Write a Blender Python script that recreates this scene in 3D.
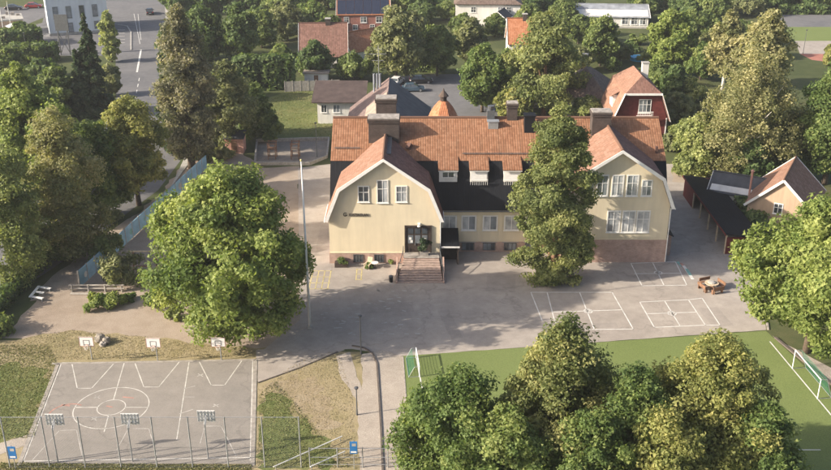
import bpy, bmesh, math, random
import numpy as np
from mathutils import Vector, Matrix
R = math.radians
S = bpy.context.scene
for o in list(bpy.data.objects): bpy.data.objects.remove(o)
C = S.collection

# ------------------------------------------------------------------ camera, sky, sun, exposure
CAM_H, CAM_TILT, FPX, CX, CY = 48.0, R(23.65), 970.0, 415.5, 235.0
cd = bpy.data.cameras.new('camera'); cam = bpy.data.objects.new('camera', cd); C.objects.link(cam)
cam.location = (0, 0, CAM_H); cam.rotation_euler = (R(90) - CAM_TILT, 0, 0)
cd.sensor_width = 36; cd.lens = FPX / 831 * 36; cd.clip_start = 0.5; cd.clip_end = 3000
S.camera = cam
SUN_EL, SUN_AZ = R(25), R(15)           # light travels to +X and a little away from the camera
tos = Vector((-math.cos(SUN_AZ) * math.cos(SUN_EL), -math.sin(SUN_AZ) * math.cos(SUN_EL), math.sin(SUN_EL)))
W = bpy.data.worlds.new('World'); S.world = W; W.use_nodes = True
nt = W.node_tree; bg = nt.nodes['Background']
sky = nt.nodes.new('ShaderNodeTexSky'); sky.sky_type = 'NISHITA'; sky.sun_disc = False
sky.sun_elevation = SUN_EL; sky.sun_rotation = math.atan2(tos.x, tos.y); sky.dust_density = 4.0; sky.air_density = 0.8
nt.links.new(sky.outputs[0], bg.inputs[0]); bg.inputs[1].default_value = 0.125
sl = bpy.data.lights.new('sun', 'SUN'); sl.energy = 5.0; sl.angle = R(0.6); sl.color = (1.0, 0.90, 0.76)
so = bpy.data.objects.new('sun', sl); C.objects.link(so)
so.rotation_euler = (-tos).to_track_quat('-Z', 'Y').to_euler(); so.location = (-60, 0, 90)
S.view_settings.view_transform = 'Standard'; S.view_settings.look = 'None'
S.view_settings.exposure = 0.9; S.view_settings.gamma = 1.0

def P(x, y, z=0.0):
    """point at height z seen at photograph pixel x, y (used to measure the place)"""
    u = (x - CX) / FPX; v = (y - CY) / FPX
    c, s = math.cos(CAM_TILT), math.sin(CAM_TILT)
    d = (u, c - v * s, -s - v * c); t = (z - CAM_H) / d[2]
    return Vector((d[0] * t, d[1] * t, z))
def ZA(x, y, Y):
    u = (x - CX) / FPX; v = (y - CY) / FPX
    c, s = math.cos(CAM_TILT), math.sin(CAM_TILT)
    t = Y / (c - v * s)
    return u * t, CAM_H + (-s - v * c) * t

# ------------------------------------------------------------------ materials
MATS = {}
class NT:
    def __init__(s, name):
        s.m = bpy.data.materials.new(name); s.m.use_nodes = True
        s.t = s.m.node_tree; s.p = s.t.nodes['Principled BSDF']; s.out = s.t.nodes['Material Output']
        MATS[name] = s.m
    def n(s, k, **kw):
        q = s.t.nodes.new('ShaderNode' + k)
        for a, b in kw.items(): setattr(q, a, b)
        return q
    def l(s, a, b): s.t.links.new(a, b)
    def math(s, op, a, b=None):
        q = s.n('Math', operation=op)
        for i, v in enumerate((a, b)):
            if v is None: continue
            if isinstance(v, (int, float)): q.inputs[i].default_value = v
            else: s.l(v, q.inputs[i])
        return q.outputs[0]
    def noise(s, scale, detail=4, rough=0.55, vec=None, dist=0):
        q = s.n('TexNoise'); q.inputs['Scale'].default_value = scale; q.inputs['Detail'].default_value = detail
        q.inputs['Roughness'].default_value = rough; q.inputs['Distortion'].default_value = dist
        s.l(vec if vec is not None else s.pos(), q.inputs['Vector']); return q.outputs['Fac']
    def pos(s):
        if not hasattr(s, '_p'): s._p = s.n('NewGeometry').outputs['Position']
        return s._p
    def ramp(s, fac, stops):
        q = s.n('ValToRGB'); e = q.color_ramp.elements
        while len(e) < len(stops): e.new(0.5)
        for i, (p, c) in enumerate(stops): e[i].position = p; e[i].color = (*c, 1)
        s.l(fac, q.inputs[0]); return q.outputs[0]
    def mix(s, fac, a, b, blend='MIX'):
        q = s.n('Mix', data_type='RGBA', blend_type=blend)
        if isinstance(fac, (int, float)): q.inputs[0].default_value = fac
        else: s.l(fac, q.inputs[0])
        for i, v in ((6, a), (7, b)):
            if isinstance(v, tuple): q.inputs[i].default_value = (*v, 1)
            else: s.l(v, q.inputs[i])
        return q.outputs[2]
    def bump(s, h, strength=0.4, dist=0.05):
        q = s.n('Bump'); q.inputs['Strength'].default_value = strength; q.inputs['Distance'].default_value = dist
        s.l(h, q.inputs['Height']); s.l(q.outputs[0], s.p.inputs['Normal'])
    def col(s, c): s.l(c, s.p.inputs['Base Color'])
    def rough(s, r, spec=0.3, metal=0):
        s.p.inputs['Roughness'].default_value = r; s.p.inputs['Specular IOR Level'].default_value = spec
        s.p.inputs['Metallic'].default_value = metal

def plain(name, c, rough=0.7, var=0.18, scale=1.5, spec=0.3, metal=0, bump=0.0, bs=12):
    t = NT(name); f = t.noise(scale, 5)
    lo = tuple(max(0, v * (1 - var)) for v in c); hi = tuple(min(1, v * (1 + var)) for v in c)
    t.col(t.ramp(f, [(0.3, lo), (0.7, hi)])); t.rough(rough, spec, metal)
    if bump: t.bump(t.noise(bs, 6), bump, 0.04)
    return t.m

def ground(name, stops, s1, s2, fine=9, bump=0.5, w=0.55):
    t = NT(name)
    a = t.noise(s1, 6, 0.62); b = t.noise(s2, 6, 0.6); c = t.noise(fine, 4, 0.7)
    f = t.math('ADD', t.math('MULTIPLY', a, w), t.math('ADD', t.math('MULTIPLY', b, 0.9 - w), t.math('MULTIPLY', c, 0.1)))
    co = t.ramp(f, stops)
    g = t.ramp(c, [(0.25, (0.72, 0.72, 0.72)), (0.75, (1.25, 1.25, 1.25))])
    t.col(t.mix(1.0, co, g, 'MULTIPLY')); t.rough(0.92, 0.15); t.bump(c, bump, 0.06)
    return t.m

def asphalt(name, base, patch, stain=0.5, s=0.09):
    t = NT(name)
    a = t.noise(s, 7, 0.65, dist=1.2); b = t.noise(0.7, 6, 0.7); c = t.noise(14, 3, 0.8)
    v = t.n('TexVoronoi', feature='DISTANCE_TO_EDGE'); v.inputs['Scale'].default_value = 0.07
    wob = t.n('VectorMath', operation='ADD'); nz = t.n('TexNoise'); nz.inputs['Scale'].default_value = 0.6; nz.inputs['Detail'].default_value = 5
    t.l(t.pos(), nz.inputs['Vector']); sc = t.n('VectorMath', operation='SCALE'); sc.inputs['Scale'].default_value = 4.0
    t.l(nz.outputs['Color'], sc.inputs[0]); t.l(t.pos(), wob.inputs[0]); t.l(sc.outputs[0], wob.inputs[1]); t.l(wob.outputs[0], v.inputs['Vector'])
    co = t.ramp(a, [(0.32, base), (0.68, patch)])
    co = t.mix(1.0, co, t.ramp(b, [(0.25, (1 - stain * .5,) * 3), (0.75, (1 + stain * .35,) * 3)]), 'MULTIPLY')
    co = t.mix(1.0, co, t.ramp(c, [(0.3, (0.86,) * 3), (0.7, (1.14,) * 3)]), 'MULTIPLY')
    co = t.mix(1.0, co, t.ramp(v.outputs['Distance'], [(0.0, (0.82,) * 3), (0.012, (1.0,) * 3)]), 'MULTIPLY')
    t.col(co); t.rough(0.88, 0.25); t.bump(c, 0.25, 0.02); return t.m

def tiles(name, cols, moss=0.25, tw=0.28, th=0.36):
    t = NT(name); uv = t.n('TexCoord').outputs['UV']
    sp = t.n('SeparateXYZ'); t.l(uv, sp.inputs[0]); u, v = sp.outputs[0], sp.outputs[1]
    iu = t.math('FLOOR', t.math('DIVIDE', u, tw)); iv = t.math('FLOOR', t.math('DIVIDE', v, th))
    cb = t.n('CombineXYZ'); t.l(iu, cb.inputs[0]); t.l(iv, cb.inputs[1])
    wn = t.n('TexWhiteNoise', noise_dimensions='3D'); t.l(cb.outputs[0], wn.inputs['Vector'])
    big = t.noise(0.45, 6, 0.65)
    f = t.math('ADD', t.math('MULTIPLY', wn.outputs['Value'], 0.55), t.math('MULTIPLY', big, 0.5))
    co = t.ramp(f, [(0.2, cols[0]), (0.5, cols[1]), (0.85, cols[2])])
    st = t.n('TexNoise'); st.inputs['Scale'].default_value = 1.0; st.inputs['Detail'].default_value = 5
    mp = t.n('Mapping'); mp.inputs['Scale'].default_value = (1.8, 0.25, 1); t.l(uv, mp.inputs[0]); t.l(mp.outputs[0], st.inputs['Vector'])
    co = t.mix(t.math('MULTIPLY', t.ramp(st.outputs['Fac'], [(0.5, (0, 0, 0)), (0.72, (1, 1, 1))]), moss), co, (0.07, 0.055, 0.035))
    fu = t.math('FRACT', t.math('DIVIDE', u, tw)); fv = t.math('FRACT', t.math('DIVIDE', v, th))
    co = t.mix(1.0, co, t.ramp(fu, [(0.0, (.72,) * 3), (0.14, (1, 1, 1)), (0.9, (1, 1, 1)), (1.0, (.72,) * 3)]), 'MULTIPLY')
    co = t.mix(1.0, co, t.ramp(fv, [(0.0, (.7,) * 3), (0.12, (1, 1, 1))]), 'MULTIPLY')
    h = t.math('ADD', t.math('ABSOLUTE', t.math('SINE', t.math('MULTIPLY', u, math.pi / tw))), t.math('MULTIPLY', fv, -0.7))
    t.col(co); t.rough(0.8, 0.25); t.bump(h, 0.5, 0.04); return t.m

def sheetmetal(name, c, seam=0.6):
    t = NT(name); uv = t.n('TexCoord').outputs['UV']; sp = t.n('SeparateXYZ'); t.l(uv, sp.inputs[0])
    fu = t.math('FRACT', t.math('DIVIDE', sp.outputs[0], seam))
    r = t.ramp(fu, [(0.0, (1, 1, 1)), (0.06, (0, 0, 0)), (0.94, (0, 0, 0)), (1.0, (1, 1, 1))])
    n = t.noise(0.7, 5)
    t.col(t.ramp(n, [(0.3, tuple(x * .75 for x in c)), (0.7, tuple(x * 1.3 for x in c))]))
    t.rough(0.7, 0.2); t.bump(r, 0.4, 0.04); return t.m

def brick(name, c1, c2, mortar, bw=0.25, rh=0.075):
    t = NT(name); b = t.n('TexBrick'); b.inputs['Scale'].default_value = 1.0
    b.inputs['Brick Width'].default_value = bw; b.inputs['Row Height'].default_value = rh; b.inputs['Mortar Size'].default_value = 0.012
    b.inputs['Color1'].default_value = (*c1, 1); b.inputs['Color2'].default_value = (*c2, 1); b.inputs['Mortar'].default_value = (*mortar, 1)
    sp = t.n('SeparateXYZ'); t.l(t.pos(), sp.inputs[0]); cb = t.n('CombineXYZ')
    t.l(t.math('ADD', sp.outputs[0], sp.outputs[1]), cb.inputs[0]); t.l(sp.outputs[2], cb.inputs[1]); t.l(cb.outputs[0], b.inputs['Vector'])
    t.col(t.mix(1.0, b.outputs['Color'], t.ramp(t.noise(0.9, 6, .7), [(0.3, (.7,) * 3), (0.7, (1.2,) * 3)]), 'MULTIPLY'))
    t.rough(0.9, 0.15); return t.m

def stucco(name, c, dirt=0.22):
    t = NT(name)
    mp = t.n('Mapping'); mp.inputs['Scale'].default_value = (1.3, 1.3, 0.18); t.l(t.pos(), mp.inputs[0])
    st = t.noise(1.0, 6, 0.65, mp.outputs[0]); b = t.noise(0.35, 5)
    co = t.ramp(b, [(0.3, tuple(v * .92 for v in c)), (0.7, tuple(min(1, v * 1.05) for v in c))])
    co = t.mix(1.0, co, t.ramp(st, [(0.3, (1 - dirt,) * 3), (0.62, (1, 1, 1))]), 'MULTIPLY')
    t.col(co); t.rough(0.93, 0.1); t.bump(t.noise(25, 3), 0.15, 0.02); return t.m

def glass(name, c, rough=0.08):
    t = NT(name); t.col(t.ramp(t.noise(0.9, 3), [(0.35, tuple(v * .7 for v in c)), (0.65, tuple(v * 1.3 for v in c))])); t.rough(rough, 0.8); return t.m

def leaf(name, lo, mid, hi, trans=0.42):
    t = NT(name); at = t.n('Attribute', attribute_name='tint')
    co = t.ramp(at.outputs['Fac'], [(0.0, lo), (0.5, mid), (1.0, hi)])
    t.col(co); t.rough(0.6, 0.25)
    tr = t.n('BsdfTranslucent'); t.l(t.mix(1.0, co, (1.15, 1.2, 0.6), 'MULTIPLY'), tr.inputs[0])
    mx = t.n('MixShader'); mx.inputs[0].default_value = trans
    t.l(t.p.outputs[0], mx.inputs[1]); t.l(tr.outputs[0], mx.inputs[2]); t.l(mx.outputs[0], t.out.inputs[0]); return t.m

ground('meadow', [(0.3, (0.045, 0.06, 0.022)), (0.5, (0.075, 0.09, 0.035)), (0.7, (0.14, 0.125, 0.06))], 0.06, 0.5)
ground('dry_grass', [(0.32, (0.19, 0.17, 0.08)), (0.5, (0.29, 0.24, 0.135)), (0.7, (0.37, 0.3, 0.2))], 0.13, 0.8)
ground('lawn', [(0.3, (0.085, 0.115, 0.035)), (0.5, (0.125, 0.145, 0.05)), (0.7, (0.22, 0.195, 0.09))], 0.16, 0.9)
ground('dirt', [(0.3, (0.24, 0.185, 0.14)), (0.5, (0.34, 0.275, 0.215)), (0.7, (0.41, 0.34, 0.27))], 0.12, 0.8, bump=0.6)
ground('gravel_path', [(0.3, (0.31, 0.265, 0.22)), (0.7, (0.43, 0.375, 0.315))], 0.3, 1.2)
ground('sand', [(0.3, (0.2, 0.175, 0.15)), (0.7, (0.34, 0.29, 0.24))], 0.3, 1.2)
ground('turf_green', [(0.3, (0.135, 0.175, 0.055)), (0.7, (0.175, 0.21, 0.075))], 0.07, 0.3, bump=0.2)
ground('red_court', [(0.3, (0.32, 0.12, 0.085)), (0.7, (0.42, 0.2, 0.15))], 0.1, 0.5)
ground('worn_ground', [(0.3, (0.2, 0.165, 0.08)), (0.5, (0.3, 0.24, 0.155)), (0.7, (0.36, 0.3, 0.21))], 0.5, 1.6)
asphalt('yard_asphalt', (0.30, 0.262, 0.228), (0.39, 0.345, 0.30), 0.4)
asphalt('court_asphalt', (0.225, 0.205, 0.182), (0.27, 0.242, 0.213), 0.3)
asphalt('road_asphalt', (0.12, 0.12, 0.125), (0.17, 0.165, 0.165), 0.4)
plain('paint_white', (0.62, 0.6, 0.56), 0.8, 0.22, 1.2)
plain('paint_court', (0.5, 0.475, 0.43), 0.85, 0.3, 1.4)
plain('paint_worn', (0.4, 0.375, 0.34), 0.85, 0.3, 1.0)
plain('paint_yellow', (0.5, 0.42, 0.2), 0.85, 0.3, 1.0)
plain('paint_red', (0.36, 0.2, 0.16), 0.85, 0.3)
plain('paint_teal', (0.2, 0.38, 0.34), 0.85, 0.3)
plain('kerb', (0.3, 0.27, 0.235), 0.9, 0.25, 2, bump=.3)
plain('kerb_dark', (0.12, 0.1, 0.085), 0.9, 0.25, 2, bump=.3)
plain('concrete', (0.36, 0.345, 0.315), 0.9, 0.2, 1.5, bump=.3)
plain('step_brick', (0.36, 0.27, 0.225), 0.9, 0.25, 3, bump=.4)
plain('rock_grey', (0.22, 0.195, 0.165), 0.9, 0.35, 2, bump=.6, bs=5)
plain('stone', (0.3, 0.27, 0.24), 0.9, 0.35, 2, bump=.6, bs=5)
stucco('cream_stucco', (0.74, 0.64, 0.46), .1)
stucco('white_stucco', (0.74, 0.71, 0.65), 0.18)
stucco('bluewhite_stucco', (0.62, 0.66, 0.68), 0.12)
stucco('tan_stucco', (0.5, 0.36, 0.25))
brick('plinth_brick', (0.44, 0.27, 0.21), (0.52, 0.34, 0.275), (0.42, 0.34, 0.29))
brick('chimney_brick', (0.055, 0.041, 0.036), (0.08, 0.06, 0.052), (0.085, 0.075, 0.07))
brick('red_brick', (0.30, 0.1, 0.075), (0.38, 0.15, 0.11), (0.3, 0.2, 0.17))
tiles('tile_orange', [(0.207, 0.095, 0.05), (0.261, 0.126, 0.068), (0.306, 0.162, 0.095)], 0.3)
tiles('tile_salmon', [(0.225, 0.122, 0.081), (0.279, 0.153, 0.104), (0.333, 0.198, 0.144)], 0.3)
tiles('tile_red_and_shade', [(0.15, 0.08, 0.062), (0.2, 0.105, 0.08), (0.26, 0.145, 0.115)], 0.3)  # dull red roofs; also darkens roof slopes turned from the sun
tiles('tile_bright', [(0.34, 0.13, 0.06), (0.43, 0.175, 0.085), (0.48, 0.22, 0.12)], 0.1)
tiles('tile_brown', [(0.12, 0.085, 0.068), (0.16, 0.115, 0.092), (0.21, 0.155, 0.125)], 0.2)
tiles('tile_mauve', [(0.15, 0.105, 0.095), (0.19, 0.135, 0.12), (0.25, 0.18, 0.16)], 0.2)
sheetmetal('black_metal', (0.007, 0.008, 0.011))
sheetmetal('grey_metal', (0.075, 0.078, 0.085), 0.5)
sheetmetal('brown_metal', (0.085, 0.062, 0.055), 0.5)
sheetmetal('pale_metal', (0.24, 0.255, 0.28), 0.5)
sheetmetal('tan_metal', (0.3, 0.24, 0.19), 0.5)
plain('white_wood', (0.76, 0.74, 0.7), 0.6, 0.08, 2)
plain('grey_wood', (0.34, 0.31, 0.27), 0.85, 0.25, 3, bump=.3)
plain('brown_wood', (0.2, 0.11, 0.065), 0.8, 0.3, 3, bump=.3)
plain('pale_wood', (0.5, 0.4, 0.28), 0.8, 0.2, 3)
plain('dark_wood', (0.055, 0.04, 0.033), 0.8, 0.3, 3)
plain('falu_red', (0.115, 0.024, 0.021), 0.85, 0.2, 2)
plain('blue_board', (0.24, 0.40, 0.50), 0.7, 0.22, 0.8)
plain('steel', (0.34, 0.35, 0.36), 0.5, 0.15, 3, 0.5, 0.5)
plain('dark_steel', (0.11, 0.115, 0.12), 0.5, 0.2, 3, 0.5, 0.3)
plain('black', (0.02, 0.02, 0.022), 0.6, 0.2)
plain('rubber', (0.025, 0.025, 0.025), 0.9, 0.2)
plain('sign_blue', (0.03, 0.16, 0.4), 0.5, 0.1)
plain('pool_blue', (0.08, 0.4, 0.65), 0.4, 0.15)
plain('net_green', (0.05, 0.22, 0.13), 0.7, 0.2)
plain('bark', (0.12, 0.09, 0.065), 0.95, 0.35, 4, bump=.6)
plain('bark_pine', (0.2, 0.115, 0.07), 0.95, 0.35, 4, bump=.6)
plain('bark_birch', (0.62, 0.58, 0.5), 0.85, 0.3, 5, bump=.3)
plain('pink_wall', (0.5, 0.27, 0.21), 0.85, 0.2)
plain('solar', (0.02, 0.025, 0.045), 0.2, 0.15, spec=.6)
plain('car_dark', (0.02, 0.022, 0.026), 0.25, 0.1, spec=.6)
plain('car_blue', (0.05, 0.085, 0.12), 0.25, 0.1, spec=.6)
plain('car_red', (0.3, 0.03, 0.03), 0.25, 0.1, spec=.6)
plain('car_white', (0.7, 0.7, 0.7), 0.25, 0.05, spec=.6)
plain('lamp_red', (0.5, 0.03, 0.02), 0.3, 0.1); plain('lamp_clear', (0.7, 0.7, 0.68), 0.2, 0.1)
glass('glass_dark', (0.06, 0.07, 0.08)); glass('glass_mid', (0.2, 0.22, 0.235)); glass('glass_pale', (0.42, 0.43, 0.43), 0.25)  # mid and pale panes hold reflections and blinds in their base colour
LEAF = {
 'lush': ((0.06, 0.09, 0.022), (0.118, 0.148, 0.04), (0.2, 0.22, 0.07)),
 'maple': ((0.038, 0.064, 0.018), (0.08, 0.112, 0.032), (0.15, 0.17, 0.055)),
 'olive': ((0.055, 0.072, 0.024), (0.118, 0.128, 0.045), (0.21, 0.2, 0.08)),
 'gold': ((0.075, 0.09, 0.026), (0.15, 0.155, 0.05), (0.25, 0.23, 0.08)),
 'pale': ((0.08, 0.1, 0.035), (0.15, 0.17, 0.06), (0.24, 0.25, 0.1)),
 'brown': ((0.075, 0.085, 0.032), (0.15, 0.15, 0.066), (0.24, 0.215, 0.11)),
 'birch': ((0.075, 0.085, 0.035), (0.16, 0.155, 0.07), (0.27, 0.245, 0.125)),
 'dark': ((0.03, 0.05, 0.018), (0.06, 0.09, 0.03), (0.11, 0.135, 0.048)),
 'mid': ((0.046, 0.066, 0.02), (0.092, 0.12, 0.038), (0.165, 0.185, 0.065)),
 'grey': ((0.055, 0.068, 0.03), (0.115, 0.125, 0.055), (0.185, 0.185, 0.09)),
 'pine': ((0.055, 0.072, 0.026), (0.12, 0.138, 0.05), (0.215, 0.215, 0.088)),
 'spruce': ((0.016, 0.03, 0.015), (0.034, 0.054, 0.027), (0.065, 0.085, 0.042)),
 'cone': ((0.06, 0.065, 0.04), (0.125, 0.12, 0.075), (0.2, 0.18, 0.115)),
}
leaf('leaf_straw', (0.2, 0.165, 0.085), (0.29, 0.24, 0.135), (0.38, 0.32, 0.2), .1); leaf('leaf_blade', (0.11, 0.125, 0.04), (0.18, 0.185, 0.07), (0.27, 0.25, 0.12), .2)
for k, v in LEAF.items(): leaf('leaf_' + k, *[tuple(min(1, x * 1.75) for x in c) for c in v])

# ------------------------------------------------------------------ mesh helpers
class MB:
    def __init__(s): s.v = []; s.f = []; s.uv = []
    def add(s, vs, fs, uvs=None):
        o = len(s.v); s.v += [tuple(p) for p in vs]
        for k, f in enumerate(fs):
            s.f.append([i + o for i in f]); s.uv.append(uvs[k] if uvs else None)
        return s
    def box(s, x0, x1, y0, y1, z0, z1):
        v = [(x, y, z) for z in (z0, z1) for y in (y0, y1) for x in (x0, x1)]
        return s.add(v, [(0, 2, 3, 1), (4, 5, 7, 6), (0, 1, 5, 4), (2, 6, 7, 3), (0, 4, 6, 2), (1, 3, 7, 5)])
    def bar(s, a, b, w, h=None, up=(0, 0, 1)):
        a, b = Vector(a), Vector(b); h = h or w; d = (b - a).normalized(); upv = Vector(up)
        if abs(d.dot(upv)) > .98: upv = Vector((1, 0, 0))
        x = d.cross(upv).normalized() * w / 2; y = x.cross(d).normalized() * h / 2
        v = [p + i * x + j * y for p in (a, b) for j in (-1, 1) for i in (-1, 1)]
        return s.add(v, [(0, 1, 3, 2), (4, 6, 7, 5), (0, 4, 5, 1), (2, 3, 7, 6), (0, 2, 6, 4), (1, 5, 7, 3)])
    def tube(s, pts, rs, n=6, cap=True):
        pts = [Vector(p) for p in pts]; rings = []; o = len(s.v)
        for i, p in enumerate(pts):
            d = (pts[min(i + 1, len(pts) - 1)] - pts[max(i - 1, 0)]).normalized()
            r = Vector((1, 0, 0)) if abs(d.x) < .8 else Vector((0, 1, 0))
            x = d.cross(r).normalized(); y = d.cross(x)
            rr = rs[i] if isinstance(rs, (list, tuple)) else rs
            s.v += [tuple(p + rr * (math.cos(2 * math.pi * k / n) * x + math.sin(2 * math.pi * k / n) * y)) for k in range(n)]
        for i in range(len(pts) - 1):
            for k in range(n):
                a = o + i * n + k; b = o + i * n + (k + 1) % n
                s.f.append([a, b, b + n, a + n]); s.uv.append(None)
        if cap:
            s.f.append([o + k for k in range(n)][::-1]); s.uv.append(None)
            s.f.append([o + (len(pts) - 1) * n + k for k in range(n)]); s.uv.append(None)
        return s
    def prism(s, prof, axis, a, b):
        """prof: 2-d outline; axis 'y': (x,z) extruded a..b along y; 'x': (y,z) along x; 'z': (x,y) along z"""
        n = len(prof); mk = {'y': lambda p, t: (p[0], t, p[1]), 'x': lambda p, t: (t, p[0], p[1]), 'z': lambda p, t: (p[0], p[1], t)}[axis]
        v = [mk(p, a) for p in prof] + [mk(p, b) for p in prof]
        return s.add(v, [list(range(n))[::-1], list(range(n, 2 * n))] + [(i, (i + 1) % n, (i + 1) % n + n, i + n) for i in range(n)])
    def slab(s, a, b, c, d, th=0.16):
        """roof slab: a-b eave, c-d top (a under d, b under c); thickness downwards"""
        a, b, c, d = map(Vector, (a, b, c, d)); n = (b - a).cross(d - a).normalized()
        if n.z < 0: n = -n
        lo = [p - n * th for p in (a, b, c, d)]
        U = (b - a).normalized(); V = (d - a); V = (V - U * V.dot(U)).normalized()
        uv = [((p - a).dot(U), (p - a).dot(V)) for p in (a, b, c, d)]
        vs = [a, b, c, d] + lo; fs = [(0, 1, 2, 3), (7, 6, 5, 4), (0, 4, 5, 1), (1, 5, 6, 2), (2, 6, 7, 3), (3, 7, 4, 0)]
        return s.add(vs, fs, [[uv[i % 4] for i in f] for f in fs])
    def build(s, name, mat, parent=None, world=False, smooth=False, bevel=0):
        me = bpy.data.meshes.new(name)
        v = s.v
        if world and parent is not None:
            o = Vector((0, 0, 0)); q = parent
            while q is not None: o += q.location; q = q.parent
            v = [(p[0] - o.x, p[1] - o.y, p[2] - o.z) for p in v]
        me.from_pydata(v, [], s.f)
        if any(u is not None for u in s.uv):
            l = me.uv_layers.new(name='UVMap'); k = 0
            for f, u in zip(s.f, s.uv):
                for i in range(len(f)):
                    if u: l.data[k].uv = u[i]
                    k += 1
        bm = bmesh.new(); bm.from_mesh(me); bmesh.ops.recalc_face_normals(bm, faces=bm.faces)
        if bevel: bmesh.ops.bevel(bm, geom=list(bm.edges), offset=bevel, segments=1, affect='EDGES', clamp_overlap=True)
        bm.to_mesh(me); bm.free()
        if smooth: me.polygons.foreach_set('use_smooth', [True] * len(me.polygons))
        return link(name, me, mat, parent)
def link(name, me, mat=None, parent=None):
    if mat and not me.materials: me.materials.append(MATS[mat])
    o = bpy.data.objects.new(name, me); C.objects.link(o); o.parent = parent; return o
def tag(o, label, cat, group=None):
    o['label'] = label; o['category'] = cat
    if group: o['group'] = group
    return o
def thing(name, label, cat, loc=(0, 0, 0), rz=0, group=None):
    o = bpy.data.objects.new(name, None); C.objects.link(o); o.location = loc; o.rotation_euler = (0, 0, rz)
    o.empty_display_size = .3
    return tag(o, label, cat, group)
def struct(o, kind='structure'): o['kind'] = kind; return o
def copy_tree(o, parent=None):
    c = o.copy(); C.objects.link(c); c.parent = parent
    for ch in list(o.children): copy_tree(ch, c)
    return c

def wobble(pts, step, amp, seed):
    rg = random.Random(seed); out = []
    for i in range(len(pts)):
        a = Vector(pts[i][:2]); b = Vector(pts[(i + 1) % len(pts)][:2]); n = max(1, int((b - a).length / step))
        nrm = Vector((-(b - a).y, (b - a).x)).normalized()
        for k in range(n):
            p = a.lerp(b, k / n)
            if k: p = p + nrm * rg.uniform(-amp, amp)
            out.append((p.x, p.y))
    return out
def sheet(name, pts, z, mat, parent=None, amp=0.0, step=1.0, seed=1):
    if amp: pts = wobble(pts, step, amp, seed)
    bm = bmesh.new(); vs = [bm.verts.new((p[0], p[1], z)) for p in pts]; f = bm.faces.new(vs)
    bm.normal_update()
    if f.normal.z < 0: f.normal_flip()
    bmesh.ops.triangulate(bm, faces=bm.faces)
    me = bpy.data.meshes.new(name); bm.to_mesh(me); bm.free()
    o = link(name, me, mat, parent)
    if parent is None: struct(o)
    return o
def PX(*l): return [P(x, y)[:2] for x, y in l]
def strip(mb, pts, w, z):
    pts = [Vector((p[0], p[1])) for p in pts]
    for a, b in zip(pts, pts[1:]):
        d = (b - a).normalized(); n = Vector((-d.y, d.x)) * w / 2; a2 = a - d * w * .5; b2 = b + d * w * .5
        mb.add([(*(a2 + n), z), (*(a2 - n), z), (*(b2 - n), z), (*(b2 + n), z)], [(0, 1, 2, 3)])
def ring(mb, c, r, w, z, n=40, a0=0, a1=360):
    for k in range(n):
        t0 = R(a0 + (a1 - a0) * k / n); t1 = R(a0 + (a1 - a0) * (k + 1) / n)
        mb.add([(c[0] + q * math.cos(t), c[1] + q * math.sin(t), z) for q, t in ((r - w / 2, t0), (r + w / 2, t0), (r + w / 2, t1), (r - w / 2, t1))], [(0, 1, 2, 3)])

# ------------------------------------------------------------------ the ground
sheet('ground', [(-700, -80), (700, -80), (700, 900), (-700, 900)], 0, 'meadow')
sheet('schoolyard', PX((262, 351), (300, 320), (298, 168), (332, 164), (672, 164), (700, 180), (752, 182), (748, 250), (762, 300), (766, 330), (403, 356), (352, 349)), .012, 'yard_asphalt', amp=.05, seed=3)
sheet('dirt_yard', PX((0, 338), (60, 270), (190, 175), (235, 150), (262, 168), (300, 166), (305, 320), (330, 349), (262, 356), (190, 359), (150, 350), (80, 352), (40, 342)), .004, 'dirt', amp=.5, step=1.5, seed=4)
sheet('dry_meadow', PX((-60, 480), (-60, 350), (30, 337), (70, 330), (140, 336), (215, 346), (300, 349), (362, 352), (386, 480)), .008, 'dry_grass', amp=.35, step=1.2, seed=5)
sheet('lawn', PX((-30, 440), (-30, 380), (10, 362), (40, 368), (50, 380), (34, 440)), .016, 'lawn', amp=.9, step=.8, seed=6)
sheet('footpath', PX((-10, 446), (30, 434), (34, 424), (44, 426), (34, 452), (24, 446), (-10, 458)), .020, 'gravel_path', amp=.1, seed=7)
sheet('rough_grass', PX((256, 470), (258, 385), (275, 372), (300, 360), (338, 350), (352, 396), (356, 470)), .0165, 'dry_grass', amp=.3, step=.8, seed=8)
sheet('green_grass', PX((258, 468), (259, 405), (272, 392), (290, 408), (312, 428), (330, 447), (345, 468)), .021, 'lawn', amp=.8, step=.7, seed=18)
sheet('worn_patch', PX((266, 384), (290, 376), (318, 380), (330, 402), (338, 428), (322, 430), (296, 406)), .024, 'worn_ground', amp=.7, step=.5, seed=9)
sheet('gravel_path', PX((336, 356), (350, 352), (356, 372), (362, 392), (362, 354), (382, 350), (404, 357), (410, 480), (360, 480), (357, 400), (342, 380)), .0205, 'gravel_path', amp=.12, step=.8, seed=10)
sheet('kickabout_strip', PX((256, 350), (330, 345), (345, 350), (258, 383)), .0245, 'yard_asphalt', amp=.06, seed=11)
court = sheet('basketball_court', PX((61.6, 363), (252.8, 360.5), (250.3, 464), (23.3, 464)), .028, 'court_asphalt')
turf = sheet('turf_pitch', PX((403, 356), (766, 331), (850, 408), (900, 480), (412, 480)), .022, 'turf_green')
sheet('pitch_side_path', PX((766, 331), (778, 340), (850, 378), (850, 400)), .026, 'gravel_path', amp=.05)
sheet('garden_lawn', PX((240, 137), (262, 100), (300, 88), (335, 90), (350, 140)), .006, 'lawn', amp=.4, step=2, seed=12)
sheet('tarmac_lane', PX((395, 75), (470, 74), (520, 118), (560, 126), (560, 135), (400, 135)), .007, 'road_asphalt', amp=.1, step=3)
sheet('gravel_yard', PX((672, 182), (672, 168), (765, 168), (775, 182), (752, 186)), .018, 'dirt', amp=.3, step=2)
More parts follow.
